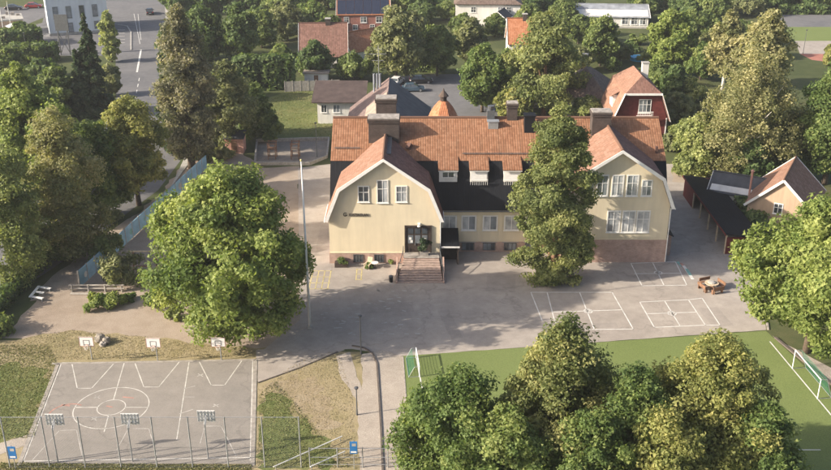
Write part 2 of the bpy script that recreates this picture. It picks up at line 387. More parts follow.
road = sheet('road', [(-62.0, 242), (-35.0, 142), (-35.5, 125), (-41.5, 100), (-50, 75), (-66, 75), (-54, 105), (-50.5, 130), (-52.5, 165), (-75, 243), (-98, 330), (-84, 330)], .010, 'road_asphalt')
sheet('pavement', [(-60.2, 242), (-33.4, 142), (-33.9, 125), (-35, 142), (-62, 242), (-84, 330), (-82, 330)], .1, 'concrete')
sheet('road_verge', [(-33.2, 142), (-30.2, 134), (-36.0, 94.5), (-41.2, 92), (-39.8, 100), (-34.6, 124), (-34.4, 138)], .014, 'dirt', amp=.4, step=1.2, seed=31)
sheet('side_street', [(-75, 243), (-66, 205), (-90, 205), (-150, 190), (-150, 200), (-100, 214), (-92, 240), (-110, 300), (-90, 300)], .006, 'road_asphalt')
sheet('car_park', [(-150, 225), (-96, 232), (-92, 260), (-150, 262)], .007, 'road_asphalt')
sheet('sports_asphalt', PX((780, 12), (850, 14), (850, 27), (780, 27)), .006, 'road_asphalt')
tp = sheet('tennis_court', PX((785, 27), (860, 27), (860, 41), (788, 41)), .008, 'turf_green')
sheet('sports_gravel', PX((795, 41), (860, 41), (860, 56), (800, 54)), .006, 'yard_asphalt')
sheet('clay_strip', PX((800, 54), (860, 54), (860, 66), (812, 60)), .010, 'red_court')
sheet('play_area', PX((257, 142), (329, 140), (327, 158), (310, 165), (255, 165)), .016, 'sand', amp=.05)

def Z1(x, y): return P(x / 3.196, 330 + y / 3.196)[:2]
m = MB(); z = .032; wl = .085
for l in ([(197, 105), (808, 98)], [(808, 98), (800, 418)], [(75, 420), (800, 408)], [(197, 105), (75, 420)]): strip(m, [Z1(*p) for p in l], .1, z)
m.build('border_line', 'paint_court', court)
m = MB()
for l in ([(230, 108), (247, 187), (293, 187), (362, 110)], [(432, 108), (460, 183), (507, 183), (572, 104)], [(636, 100), (675, 177), (718, 177), (772, 100)]):
    strip(m, [Z1(*p) for p in l], wl, z)
m.build('key_line', 'paint_court', court)
m = MB(); strip(m, [Z1(397, 106), Z1(363, 223)], wl, z); strip(m, [Z1(347, 272), Z1(333, 326)], wl, z); strip(m, [Z1(605, 99), Z1(565, 350)], wl, z)
m.build('cross_line', 'paint_court', court)
cc = Z1(356, 248); rr = (Z1(474, 246)[0] - Z1(238, 250)[0]) / 2
m = MB(); ring(m, cc, rr, wl, z, 48); ring(m, cc, rr * .375, wl, z, 32); strip(m, [(cc[0] - rr, cc[1]), (cc[0] - rr * .375, cc[1])], wl, z); strip(m, [(cc[0] + rr * .375, cc[1]), (cc[0] + rr, cc[1])], wl, z)
m.build('centre_circle', 'paint_court', court)
m = MB()
for l in ([(640, 362), (655, 308), (707, 308), (755, 404)], [(370, 390), (410, 316), (476, 316), (500, 400)], [(105, 415), (190, 322), (245, 320), (262, 400)]): strip(m, [Z1(*p) for p in l], wl * .8, z)
m.build('near_key_line', 'paint_worn', court)
m = MB()
for (x, y, w) in ((410, 215, 30), (350, 244, 14), (210, 240, 22)): strip(m, [Z1(x - w / 2, y), Z1(x + w / 2, y + 3)], .16, z + .001)
ring(m, Z1(215, 270), 1.6, .14, z + .001, 14, 60, 190)
m.build('red_chalk', 'paint_red', court)
m = MB()
for (x, y) in ((300, 285), (310, 215), (690, 242), (640, 145)): strip(m, [Z1(x - 8, y + 3), Z1(x + 8, y - 3)], .1, z + .001); strip(m, [Z1(x - 6, y - 4), Z1(x + 8, y + 4)], .08, z + .001)
for (a, b) in (((590, 188), (622, 180)), ((588, 215), (620, 215)), ((575, 268), (615, 255))): strip(m, [Z1(*a), Z1(*b)], .1, z)
m.build('white_chalk', 'paint_worn', court)

def Z2(x, y): return P(500 + x / 3.078, 230 + y / 3.078)[:2]
yard_lines = [
 ('square_game', [[(95, 192), (345, 192), (410, 305), (168, 308)], [(95, 192), (130, 280)], [(145, 192), (168, 280), (185, 308)], [(245, 192), (290, 306)], [(160, 253), (375, 246)]], (271, 250)),
 ('square_game', [[(430, 222), (475, 300), (632, 293), (580, 215), (430, 222)], [(580, 215), (622, 210), (677, 293), (632, 293)], [(507, 219), (555, 297)], [(455, 258), (605, 253)]], (529, 257)),
 ('square_game', [[(403, 103), (437, 172), (575, 170), (540, 98), (403, 103)], [(470, 101), (505, 171)], [(415, 135), (556, 133)]], (487, 132))]
for k, (nm, ls, c) in enumerate(yard_lines):
    m = MB(); zz = .018 + k * .0005
    for l in ls: strip(m, [Z2(*p) for p in l], .11, zz)
    ring(m, Z2(*c), .42, .14, zz, 20); strip(m, [Z2(c[0] - 5, c[1] - 5), Z2(c[0] + 5, c[1] + 5)], .1, zz); strip(m, [Z2(c[0] - 6, c[1] + 4), Z2(c[0] + 6, c[1] - 4)], .1, zz)
    o = m.build('ball_game_markings', 'paint_white'); struct(o)
for k, (a, b, col) in enumerate((((548, 100), (560, 112), 'paint_teal'), ((558, 104), (575, 128), 'paint_red'), ((566, 112), (592, 150), 'paint_white'), ((575, 122), (585, 138), 'paint_teal'))):
    m = MB(); strip(m, [Z2(*a), Z2(*b)], .35, .021 + .0008 * k); struct(m.build('hopscotch_markings', col))
m = MB()
for i in range(4):
    a, b = P(313 + 6 * i, 271), P(309 + 6.2 * i, 289); strip(m, [a, b], .12, .019)
for j in range(4): strip(m, [P(312.5 - j, 271 + 6 * j), P(331.5 - j * .8, 271 + 6 * j)], .12, .019)
struct(m.build('hopscotch_markings', 'paint_yellow'))
m = MB()
for i in range(2): strip(m, [P(357 + 5 * i, 269), P(356 + 5 * i, 280)], .12, .019)
for j in range(3): strip(m, [P(356.5, 269.5 + 5 * j), P(362, 269.5 + 5 * j)], .12, .019)
struct(m.build('hopscotch_markings', 'paint_yellow'))
rg = random.Random(5); m = MB()
for i in range(60):
    x, y = rg.uniform(320, 420), rg.uniform(290, 335); a = P(x, y)
    strip(m, [a, (a.x + rg.uniform(.1, .5), a.y + rg.uniform(-.2, .2))], rg.uniform(.06, .2), .0185)
struct(m.build('chalk_marks', 'paint_worn'))
m = MB(); strip(m, [P(415.7, 354), P(422, 388)], .12, .027); m.build('goal_line', 'paint_white', turf)
m = MB(); strip(m, [P(770, 342), P(846, 433)], .12, .027); strip(m, [P(427, 450), P(820, 450)], .1, .027); m.build('side_line', 'paint_white', turf)
asphalt('patch_asphalt', (0.27, 0.238, 0.21), (0.345, 0.305, 0.268), 0.4)
for k, (x, y, w, d, a) in enumerate(((-3, 90.5, 5.5, 2.2, 4), (9.5, 96.5, 3.2, 4.6, -6), (25.5, 97.6, 6, 1.4, 2), (31, 88.5, 2.2, 4, 8), (-10.8, 108, 2.2, 9, 1), (3.5, 87, 1.2, 6, 12), (17, 86.6, 7, 1.0, 3))):
    c, q = math.cos(R(a)), math.sin(R(a)); pts = [(x + u * c - v * q, y + u * q + v * c) for u, v in ((-w / 2, -d / 2), (w / 2, -d / 2), (w / 2, d / 2), (-w / 2, d / 2))]
    sheet('asphalt_patch', pts, .0145, 'patch_asphalt', amp=.06, step=.5, seed=40 + k)
# road paint
rd = Vector((-22.5, 79)).normalized()
m = MB(); w0 = P(137, 70); strip(m, [P(137, 72), P(141, 50)], .35, .016);  strip(m, [P(140, 44), P(134, 14)], .1, .016); strip(m, [P(141, 40), P(138, 14)], .1, .016)
for i in range(5): strip(m, [P(134 + 1.2 * i, 105 - 6 * i), P(134.6 + 1.2 * i, 102 - 6 * i)], .14, .016)
strip(m, [P(172, 105), P(163, 22)], .14, .016)
m.build('lane_markings', 'paint_white', road)
m = MB()
for a, b in (((131, 50), (131, 32)), ((131, 32), (127, 26)), ((127, 26), (114, 24))): m.bar(P(*a, .06), P(*b, .06), .3, .12)
struct(m.build('kerb', 'concrete'))
m = MB()
for i in range(5): strip(m, [P(115, 30 + 3.2 * i), P(124, 30 + 3.2 * i)], .4, .017)
m.build('crossing_stripes', 'paint_worn', road)
# kerbs round the yard
def kerb(pts, w=.14, h=.1, mat='kerb'):
    m = MB(); pts = [Vector((p[0], p[1], h / 2)) for p in pts]
    for a, b in zip(pts, pts[1:]): m.bar(a, b, w, h)
    return struct(m.build('kerb', mat))
kerb([P(*p) for p in ((352, 346), (364, 348), (373, 354), (377, 364), (379, 395), (381, 430), (383, 478))], .17, .1, 'kerb_dark')
kerb([P(*p) for p in ((258, 383), (300, 368), (338, 352))], .12, .08, 'kerb_dark')
kerb([P(*p) for p in ((403, 357), (412, 478))], .1, .05)
kerb([P(*p) for p in ((52, 364), (255, 360))], .3, .05)
kerb([P(*p) for p in ((255.5, 360), (252.5, 466))], .35, .05)
kerb([P(*p) for p in ((58, 364), (19, 465))], .35, .05)
kerb([P(*p) for p in ((748, 252), (764, 300), (768, 330))], .2, .1)
kerb([P(*p) for p in ((775, 338), (850, 400))], .25, .15, 'kerb_dark')

# ------------------------------------------------------------------ windows
WC = {}
def window(parent, x, y, z, w, h, cols=2, rows=2, rz=0, gl=('glass_mid', 'glass_dark'), fr='white_wood', fw=.09, name='window', sill=True, cas=.0):
    """x,y,z: bottom centre on the wall plane, in the parent's space; faces -Y before rz. frame > pane"""
    key = (round(w, 2), round(h, 2), cols, rows, fr, fw, sill)
    if key not in WC:
        m = MB(); d = .07
        m.box(-w / 2, -w / 2 + fw, -d, .01, 0, h); m.box(w / 2 - fw, w / 2, -d, .01, 0, h)
        m.box(-w / 2 + fw, w / 2 - fw, -d, .01, 0, fw); m.box(-w / 2 + fw, w / 2 - fw, -d, .01, h - fw, h)
        for c in range(1, cols):
            xx = -w / 2 + fw + (w - 2 * fw) * c / cols; m.box(xx - .035, xx + .035, -d + .006, .01, fw, h - fw)
        for r in range(1, rows):
            zz = fw + (h - 2 * fw) * (r / rows if rows > 2 else .62); m.box(-w / 2 + fw, w / 2 - fw, -d + .012, .01, zz - .03, zz + .03)
        if sill: m.box(-w / 2 - .06, w / 2 + .06, -.13, .008, -.07, -.003)
        f = m.build(name, fr); p = []
        for c in range(cols):
            a = -w / 2 + fw + (w - 2 * fw) * c / cols; b = a + (w - 2 * fw) / cols
            q = MB().box(a + .03, b - .03, -.025, -.005, fw + .002, h - fw - .002).build('pane', gl[0]); p.append(q.data); bpy.data.objects.remove(q)
        WC[key] = (f.data, p); bpy.data.objects.remove(f)
    fd, pd = WC[key]
    o = bpy.data.objects.new(name, fd); C.objects.link(o); o.parent = parent; o.location = (x, y, z); o.rotation_euler = (0, 0, rz)
    for i, q in enumerate(pd):
        g = bpy.data.objects.new('pane', q); C.objects.link(g); g.parent = o
        mt = gl[(i + random.Random(hash((round(x, 2), round(z, 2), i))).randint(0, len(gl) - 1)) % len(gl)]
        g.material_slots[0].link = 'OBJECT'; g.material_slots[0].material = MATS[mt]
    return o

# ------------------------------------------------------------------ the school
sch = thing('school_building', 'large cream school with orange tiled roof, two gabled wings and black lower roof', 'school', (10, 101.5, 0))
def part(mb, name, mat, parent=sch, **k): return mb.build(name, mat, parent, world=True, **k)
def sat(x, y, z): return x - 10, y - 101.5, z
PZ = 1.35
# main block
MX0, MX1, MY0, MY1 = -9.5, 28.9, 104.7, 121.3
prof = [(MY0, PZ), (MY1, PZ), (MY1, 5.3), (118.4, 10.1), (113, 13.7), (107.6, 10.1), (MY0, 5.3)]
part(MB().prism(prof, 'x', MX0, MX1), 'wall', 'cream_stucco')
part(MB().box(MX0 - .05, MX1 + .05, MY0 - .06, MY1 + .06, 0, PZ + .02), 'plinth', 'plinth_brick')
EX0, EX1 = -9.95, 29.35
RZ, KY, KZ, EY, EZ = 14.0, 107.5, 10.4, 104.25, 5.45
part(MB().slab((EX0, KY, KZ), (EX1, KY, KZ), (EX1, 113, RZ), (EX0, 113, RZ)), 'roof', 'tile_orange')
part(MB().slab((EX1, 118.5, KZ), (EX0, 118.5, KZ), (EX0, 113, RZ), (EX1, 113, RZ)), 'roof', 'tile_orange')
part(MB().slab((EX0, EY, EZ), (EX1, EY, EZ), (EX1, KY - .05, KZ - .02), (EX0, KY - .05, KZ - .02), .14), 'lower_roof', 'black_metal')
part(MB().slab((EX1, 121.75, EZ), (EX0, 121.75, EZ), (EX0, 118.55, KZ - .02), (EX1, 118.55, KZ - .02), .14), 'lower_roof', 'black_metal')
m = MB(); m.tube([(EX0, 113, RZ + .02), (EX1, 113, RZ + .02)], .16, 8); part(m, 'ridge_tiles', 'tile_salmon')
m = MB(); m.tube([(2.8, EY - .08, EZ - .1), (16.8, EY - .08, EZ - .1)], .08, 6); part(m, 'gutter', 'dark_steel')
# dormers: flat tiled tongues running down over the black slope
for k, (x0, x1) in enumerate(((2.75, 4.85), (6.35, 8.4), (10.25, 12.25), (13.95, 15.95))):
    yf, zb, zt = 105.95, 8.35, 9.95
    d = part(MB().prism([(yf, zb), (yf + 2.2, zb), (yf + 2.2, zt + .65), (yf, zt)], 'x', x0, x1), 'dormer', 'white_stucco')
    part(MB().slab((x0 - .12, yf - .35, zt - .02), (x1 + .12, yf - .35, zt - .02), (x1 + .12, KY + .5, KZ + .38), (x0 - .12, KY + .5, KZ + .38), .1), 'dormer_roof', 'tile_orange', parent=d)
    part(MB().box(x0 - .1, x1 + .1, yf - .3, yf - .24, zt - .22, zt - .14), 'fascia', 'white_wood', parent=d)
    xm = (x0 + x1) / 2
    if k in (0, 3): window(d, *sat(xm, yf, zb + .5), 1.5, 1.15, 2, 2, gl=('glass_dark',), sill=False)
    else:
        part(MB().box(x0 + .1, x1 - .1, yf - .05, yf - .02, zb + .1, zt - .25), 'shutter', 'white_wood', parent=d)
        m = MB()
        for i in range(9): xx = x0 + .05 + (x1 - x0 - .1) * i / 8; m.box(xx - .02, xx + .02, yf - .42, yf - .38, zb - .25, zb + .35)
        m.box(x0, x1, yf - .43, yf - .37, zb + .35, zb + .42); part(m, 'railing', 'white_wood', parent=d)
# ground floor windows and basement windows of the middle block
for x in (3.95, 6.25, 8.75, 11.25, 13.7, 16.1):
    window(sch, *sat(x, MY0, 2.75), 1.75, 1.9, 2, 1, gl=('glass_pale', 'glass_mid', 'glass_pale'), fw=.14)
for x in (6.2, 8.7, 11.2, 13.7):
    window(sch, *sat(x, MY0 - .06, .22), 1.5, .95, 3, 1, gl=('glass_dark', 'glass_mid'), fr='dark_steel', fw=.07, sill=False)
    part(MB().box(x - .95, x + .95, MY0 - .09, MY0 - .055, 1.2, 1.3), 'lintel', 'concrete')
part(MB().box(2.8, 17, MY0 - .08, MY0 + .02, PZ - .02, PZ + .12), 'string_course', 'cream_stucco')
for x in (5.1, 7.5, 10.0, 12.5): part(MB().box(x - .2, x + .2, MY0 - .05, MY0 + .01, PZ + .13, 5.2), 'pilaster', 'cream_stucco')
for x in (MX0 + 6.5, ): pass

def wing(cx, hw, yf, plz, eave, knee, kx, peak, yb, left_t, right_t, trim=.5):
    x0, x1 = cx - hw, cx + hw
    wp = [(x0, plz), (x1, plz), (x1, eave - .15), (cx + kx - .2, knee - .3), (cx, peak - .25), (cx - kx + .2, knee - .3), (x0, eave - .15)]
    part(MB().prism(wp, 'y', yf, yb), 'wing_wall', 'cream_stucco')
    part(MB().box(x0 - .06, x1 + .06, yf - .06, yb, 0, plz + .02), 'plinth', 'plinth_brick')
    y0, o = yf - trim, .42
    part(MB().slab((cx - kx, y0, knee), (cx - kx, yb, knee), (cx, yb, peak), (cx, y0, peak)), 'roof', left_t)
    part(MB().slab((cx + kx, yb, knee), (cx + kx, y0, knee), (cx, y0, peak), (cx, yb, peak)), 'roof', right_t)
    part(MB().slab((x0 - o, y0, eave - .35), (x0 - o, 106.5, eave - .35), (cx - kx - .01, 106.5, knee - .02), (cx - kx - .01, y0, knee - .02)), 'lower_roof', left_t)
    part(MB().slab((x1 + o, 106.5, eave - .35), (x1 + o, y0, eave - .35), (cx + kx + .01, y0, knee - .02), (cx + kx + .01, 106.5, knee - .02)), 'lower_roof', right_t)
    m = MB(); m.tube([(cx, y0, peak + .02), (cx, yb, peak + .02)], .17, 8); part(m, 'ridge_tiles', 'tile_salmon')
    out = [(x0 - o - .04, eave - .37), (cx - kx - .06, knee + .0), (cx, peak + .06), (cx + kx + .06, knee + .0), (x1 + o + .04, eave - .37)]
    inn = [(x0 - o + .34, eave - .42), (cx - kx + .22, knee - .28), (cx, peak - .3), (cx + kx - .22, knee - .28), (x1 + o - .34, eave - .42)]
    for i in range(4):
        part(MB().prism([out[i], out[i + 1], inn[i + 1], inn[i]], 'y', y0 - .05, y0 + .03), 'verge_board', 'white_wood')
    for s, xx in ((-1, x0 - o - .05), (1, x1 + o + .05)):
        m = MB(); m.tube([(xx, y0, eave - .42), (xx, 106.4, eave - .42)], .07, 6); part(m, 'gutter', 'white_wood')
    m = MB(); m.tube([(x1 + .1, yf - .1, eave - .5), (x1 + .1, yf - .1, .1)], .06, 6); part(m, 'downpipe', 'white_wood')
LF, RF = 101.5, 101.8
wing(-3.55, 6.3, LF, PZ - .05, 5.75, 9.3, 5.15, 12.85, 111.4, 'tile_salmon', 'tile_red_and_shade')  # both wings: pale left, dark right tiles put sun and shade into colour
wing(22.8, 6.0, RF, 2.9, 7.25, 10.5, 4.95, 13.75, 112.4, 'tile_salmon', 'tile_red_and_shade', .55)
# left wing windows
for x, w, z0, z1 in ((-5.83, 1.3, 7.6, 9.55), (-3.69, 1.3, 7.5, 10.25), (-1.57, 1.3, 7.6, 9.55)):
    window(sch, *sat(x, LF, z0), w, z1 - z0, 2, 2, gl=('glass_mid', 'glass_pale', 'glass_dark'), fw=.1)
for x in (-6.6, -4.2): window(sch, *sat(x, LF - .06, .15), 1.15, 1.0, 3, 1, gl=('glass_dark',), fr='dark_steel', fw=.07, sill=False)
part(MB().box(-9.85, 2.75, LF - .09, LF + .02, PZ - .06, PZ + .06), 'string_course', 'cream_stucco')
# right wing windows
for x, w, h in ((20.95, 1.35, 2.55), (22.65, 1.35, 2.55), (24.3, 1.35, 2.55), (25.95, 1.2, 1.95)):
    window(sch, *sat(x, RF, 8.2), w, h, 2, 2, gl=('glass_mid', 'glass_dark', 'glass_pale') if x < 24 else ('glass_pale', 'glass_mid'), fw=.12)
for x in (22.55, 24.25, 25.9):
    window(sch, *sat(x, RF, 3.75), 1.55, 2.7, 2, 2, gl=('glass_pale', 'glass_mid', 'glass_pale'), fw=.12)
window(sch, *sat(19.35, RF, 8.2), 1.3, 2.4, 2, 2, gl=('glass_mid', 'glass_dark'), fw=.12)
part(MB().box(16.8, 28.85, RF - .1, RF + .02, 2.86, 3.0), 'string_course', 'cream_stucco')
# right wing: side bay and timber side porch
part(MB().box(28.8, 29.9, 103.6, 106.2, 0, 2.6), 'side_bay', 'plinth_brick')
part(MB().slab((30.1, 106.4, 2.55), (30.1, 103.4, 2.55), (28.8, 103.4, 3.2), (28.8, 106.4, 3.2), .1), 'side_bay_roof', 'black_metal')
pch = part(MB().box(15.6, 16.8, 102.2, 104.6, 0, 4.3), 'porch', 'brown_wood')
part(MB().slab((15.3, 102, 4.2), (15.3, 104.7, 4.2), (16.9, 104.7, 4.7), (16.9, 102, 4.7), .1), 'porch_roof', 'black_metal', parent=pch)
part(MB().box(17.0, 17.9, RF - .1, RF - .03, .1, 2.3), 'porch_door', 'dark_wood', parent=pch)
# entrance
dr = part(MB().box(-1.15, 1.75, LF - .07, LF - .02, 1.45, 4.55), 'door', 'dark_wood')
m = MB()
m.box(-1.25, -1.1, LF - .14, LF, 1.4, 4.65); m.box(1.7, 1.85, LF - .14, LF, 1.4, 4.65); m.box(-1.25, 1.85, LF - .135, LF, 4.55, 4.75)
part(m, 'door_frame', 'dark_wood', parent=dr)
for x in (-.55, .25, 1.05):
    part(MB().box(x - .3, x + .3, LF - .1, LF - .068, 2.55, 3.55), 'pane', 'glass_mid', parent=dr)
    part(MB().box(x - .3, x + .3, LF - .1, LF - .068, 3.75, 4.4), 'pane', 'glass_dark', parent=dr)
for x, zz in ((-.6, 3.15), (-.45, 2.8), (1.1, 3.05)): part(MB().box(x - .14, x + .14, LF - .115, LF - .102, zz - .15, zz + .15), 'notice', 'white_wood', parent=dr)
for x in (-.05, .6): part(MB().tube([(x, LF - .12, 2.3), (x, LF - .12, 2.75)], .025, 6), 'door_handle', 'steel', parent=dr)
lm = part(MB().box(.25, .55, LF - .35, LF, 4.95, 5.05), 'wall_lamp', 'white_wood')
part(MB().tube([(.4, LF - .3, 4.95), (.4, LF - .3, 4.75), (.4, LF - .3, 4.7)], [.1, .2, .18], 10), 'lamp_shade', 'white_wood', parent=lm)
# stairs: flared brick flight
st = part(MB().box(-1.3, 2.65, 99.9, LF - .06, 0, 1.38), 'stair', 'plinth_brick')
NS = 10
for i in range(NS):
    t0 = i / NS; t1 = (i + 1) / NS; yb, ya = 100.0 - 3.7 * t0, 100.0 - 3.7 * t1
    h = 1.36 * (1 - t1) + .06
    wl0, wr0 = -1.3 - .75 * t1, 2.65 + .4 * t1
    s = part(MB().box(wl0, wr0, ya, yb - .004, 0, h), 'step', 'step_brick' if 'step_brick' in MATS else 'stone', parent=st)
part(MB().box(-1.35, 2.7, 99.86, LF - .1, 1.385, 1.42), 'landing', 'stone', parent=st)
for s, xa, xb in ((-1, -1.4, -2.15), (1, 2.78, 3.18)):
    m = MB()
    m.tube([(xa, 101.2, 2.3), (xa, 100, 2.3), (xb, 96.4, .95), (xb, 96.1, .9)], .045, 6)
    for t in (0, .33, .66, 1): x = xa + (xb - xa) * t; y = 100 - 3.6 * t; m.tube([(x, y, 2.28 - 1.35 * t), (x, y, max(.05, 1.38 - 1.36 * t))], .03, 5)
    m.tube([(xa, 101.2, 1.4), (xa, 101.2, 2.3)], .03, 5)
    part(m, 'handrail', 'dark_steel', parent=st)
    part(MB().prism([(100.0, 0), (96.2, 0), (96.2, .22), (100.0, 1.5)], 'x', min(xa, xb) - .02 if s < 0 else xb - .1, min(xa, xb) + .14 if s < 0 else xb + .06), 'cheek_wall', 'plinth_brick', parent=st)
# black side canopy over basement steps
cn = part(MB().slab((3.0, 100.9, 2.35), (5.0, 100.9, 2.35), (5.0, 104.6, 3.1), (3.0, 104.6, 3.1), .08), 'basement_canopy', 'black_metal')
for x in (3.1, 4.9): part(MB().box(x - .05, x + .05, 101, 101.1, 0, 2.3), 'post', 'dark_wood', parent=cn)
part(MB().box(4.8, 4.88, 101.2, 104.6, 0, 2.2), 'side_panel', 'dark_wood', parent=cn)
part(MB().box(2.95, 5.05, 100.84, 100.9, 2.2, 2.38), 'canopy_edge', 'white_wood', parent=cn)
part(MB().box(3.05, 4.8, 102.5, 102.56, 0, 2.1), 'basement_door', 'dark_wood', parent=cn)
# lettering on the left wing and the round emblem before it
def lettering(txt, x, y, z, h, width, parent, mat='dark_wood', name='lettering'):
    cu = bpy.data.curves.new(name, 'FONT'); cu.body = txt; cu.size = h; cu.extrude = .03
    o = bpy.data.objects.new(name, cu); C.objects.link(o); bpy.context.view_layer.update()
    me = bpy.data.meshes.new_from_object(o.evaluated_get(bpy.context.evaluated_depsgraph_get())); bpy.data.objects.remove(o)
    wd = max(v.co.x for v in me.vertices) - min(v.co.x for v in me.vertices)
    for v in me.vertices: v.co = (v.co.x * width / wd, -v.co.z - .03, v.co.y)
    q = link(name, me, mat, parent); q.location = sat(x, y, z); return q
lettering('KUSTSKOLAN', -7.55, LF - .03, 5.9, .48, 2.15, sch)
m = MB()
for k in range(14):
    a0, a1 = R(40 + 22 * k), R(40 + 22 * (k + 1))
    m.bar((-7.95 + .2 * math.cos(a0), LF - .05, 6.1 + .2 * math.sin(a0)), (-7.95 + .2 * math.cos(a1), LF - .05, 6.1 + .2 * math.sin(a1)), .07, .05, (0, 1, 0))
m.box(-8.0, -7.75, LF - .07, LF - .03, 6.0, 6.07)
part(m, 'emblem', 'dark_wood')
# chimneys and roof fittings
def chimney(x0, x1, y0, y1, z0, z1, mat='chimney_brick', cap='stone', pots=0):
    c = part(MB().box(x0, x1, y0, y1, z0, z1 - .35), 'chimney', mat)
    part(MB().box(x0 - .1, x1 + .1, y0 - .1, y1 + .1, z1 - .6, z1 - .45), 'chimney_band', mat, parent=c)
    part(MB().box(x0 - .14, x1 + .14, y0 - .14, y1 + .14, z1 - .35, z1 - .12), 'chimney_cap', mat, parent=c)
    part(MB().box(x0 - .04, x1 + .04, y0 - .04, y1 + .04, z1 - .12, z1), 'flashing', cap, parent=c)
    for i in range(pots):
        x = x0 + (x1 - x0) * (i + .5) / pots; part(MB().tube([(x, (y0 + y1) / 2, z1 - .02), (x, (y0 + y1) / 2, z1 + .5)], [.18, .14], 8), 'chimney_pot', 'tile_salmon', parent=c)
    return c
chimney(-5.55, -1.95, 109.7, 111.6, 11.5, 14.9)
chimney(-4.9, -2.4, 116.5, 118.2, 10.5, 15.4, pots=0)
chimney(11.05, 12.25, 112.6, 113.8, 12.8, 15.9)
chimney(20.9, 23.1, 110.3, 111.9, 12.0, 15.5)
vb = part(MB().box(13.0, 14.2, 111.0, 112.2, 12.4, 14.7), 'ventilation_box', 'black_metal'); part(MB().box(12.9, 14.3, 110.9, 112.3, 14.7, 14.85), 'box_lid', 'black_metal', parent=vb)
vb = part(MB().box(8.6, 9.5, 112.4, 113.4, 13.3, 15.0), 'ventilation_box', 'dark_steel'); part(MB().tube([(9.05, 112.9, 15.0), (9.05, 112.9, 15.5)], [.3, .42], 10), 'cowl', 'dark_steel', parent=vb)
hv = part(MB().box(8.7, 9.9, 111.5, 112.2, 12.9, 13.9), 'roof_hatch', 'steel'); part(MB().box(8.6, 10.0, 111.4, 112.3, 13.9, 14.0), 'hatch_lid', 'pale_metal', parent=hv)
m = MB()
for i in range(5): m.bar((14.4 + .35 * i, 110.9, 12.75), (14.4 + .35 * i, 112.6, 13.9), .05)
for j in range(5): m.bar((14.35, 111 + .38 * j, 13.0 + .25 * j), (16.0, 111 + .38 * j, 13.0 + .25 * j), .06)
part(m, 'roof_ladder', 'paint_red')
m = MB(); m.bar((-3.0, 103.5, 12.62), (-3.0, 109.6, 12.62), .5, .06); part(m, 'roof_walkway', 'dark_steel')
m = MB(); m.bar((-.9, 108.9, 11.4), (-.6, 109.3, 11.9), .5, .5); part(m, 'snow_guard', 'tile_red_and_shade')
for (x0, x1, y) in ((-9.6, -6.5, 109.0), (5.5, 20, 108.3)):
    m = MB(); zz = KZ + (y - KY) * .655
    m.tube([(x0, y - .1, zz + .22), (x1, y - .1, zz + .22)], .03, 5); m.tube([(x0, y - .1, zz + .1), (x1, y - .1, zz + .1)], .03, 5)
    for i in range(int((x1 - x0) / 1.4)): m.bar((x0 + .3 + 1.4 * i, y, zz), (x0 + .3 + 1.4 * i, y - .1, zz + .25), .04)
    part(m, 'snow_rail', 'dark_steel')
for x in (31.2,): pass
sk = part(MB().box(28.2, 28.5, 108.4, 108.8, 10.8, 11.8), 'vent_pipe', 'tile_red_and_shade')

# rear annex with long tan roof, and the orange bell cupola
an = thing('rear_annex', 'grey-brown metal roofed annex behind the left end of the school', 'building', (-4, 132, 0))
part(MB().prism([(-9.2, 0), (1.6, 0), (1.6, 6.0), (-4, 9.9), (-9.2, 6.0)], 'y', 121.9, 146), 'wall', 'white_stucco', an)
part(MB().slab((-10.2, 121.85, 5.6), (-10.2, 146.3, 5.6), (-4, 146.3, 10.4), (-4, 121.85, 10.4)), 'roof', 'tile_mauve', an)
part(MB().slab((2.4, 146.3, 5.6), (2.4, 121.85, 5.6), (-4, 121.85, 10.4), (-4, 146.3, 10.4)), 'roof', 'grey_metal', an)  # dark right slope: shade put into its colour, left is the lit one
part(MB().slab((-7.2, 122.0, 8.07), (-7.2, 138, 8.07), (-4.15, 138, 10.43), (-4.15, 122.0, 10.43), .08), 'roof_sheeting', 'tan_metal', an)
for i in range(3): part(MB().tube([(-6.3 + .45 * i, 144.5, 8.2), (-6.3 + .45 * i, 144.5, 11.4)], .16, 8), 'flue', 'pale_metal', an)
m = MB(); m.tube([(-5.6, 145, 8.5), (-5.6, 145, 15.5)], .05, 5); m.bar((-7, 145, 14.3), (-4.4, 145, 14.3), .06); m.bar((-6.6, 145, 13.3), (-4.8, 145, 13.3), .05); m.bar((-6.2, 145, 15), (-5, 145, 15), .05); part(m, 'aerial', 'steel', an)
cu = thing('bell_cupola', 'orange bell-shaped tiled turret with small dark lantern behind the school ridge', 'turret', (3.75, 126.5, 0))
part(MB().box(1.9, 5.6, 124.7, 128.3, 0, 8.9), 'wall', 'cream_stucco', cu)
m = MB(); prf = [(2.5, 8.7), (2.15, 9.5), (1.75, 10.5), (1.25, 11.4), (.7, 12.1), (.45, 12.3)]
for (r0, z0), (r1, z1) in zip(prf, prf[1:]):
    for k in range(8):
        a0, a1 = R(22.5 + 45 * k), R(67.5 + 45 * k); f = 1 / math.cos(R(22.5))
        q = [(3.75 + r * f * math.cos(a), 126.5 + r * f * math.sin(a), zz) for r, a, zz in ((r0, a0, z0), (r0, a1, z0), (r1, a1, z1), (r1, a0, z1))]
        m.add(q, [(0, 1, 2, 3)], [[(k * 2, z0), (k * 2 + 2 * r0 * .41, z0), (k * 2 + 2 * r1 * .41, z1), (k * 2, z1)]])
part(m, 'roof', 'tile_bright', cu)
part(MB().tube([(3.75, 126.5, 12.25), (3.75, 126.5, 12.9)], .45, 8), 'lantern', 'dark_wood', cu)
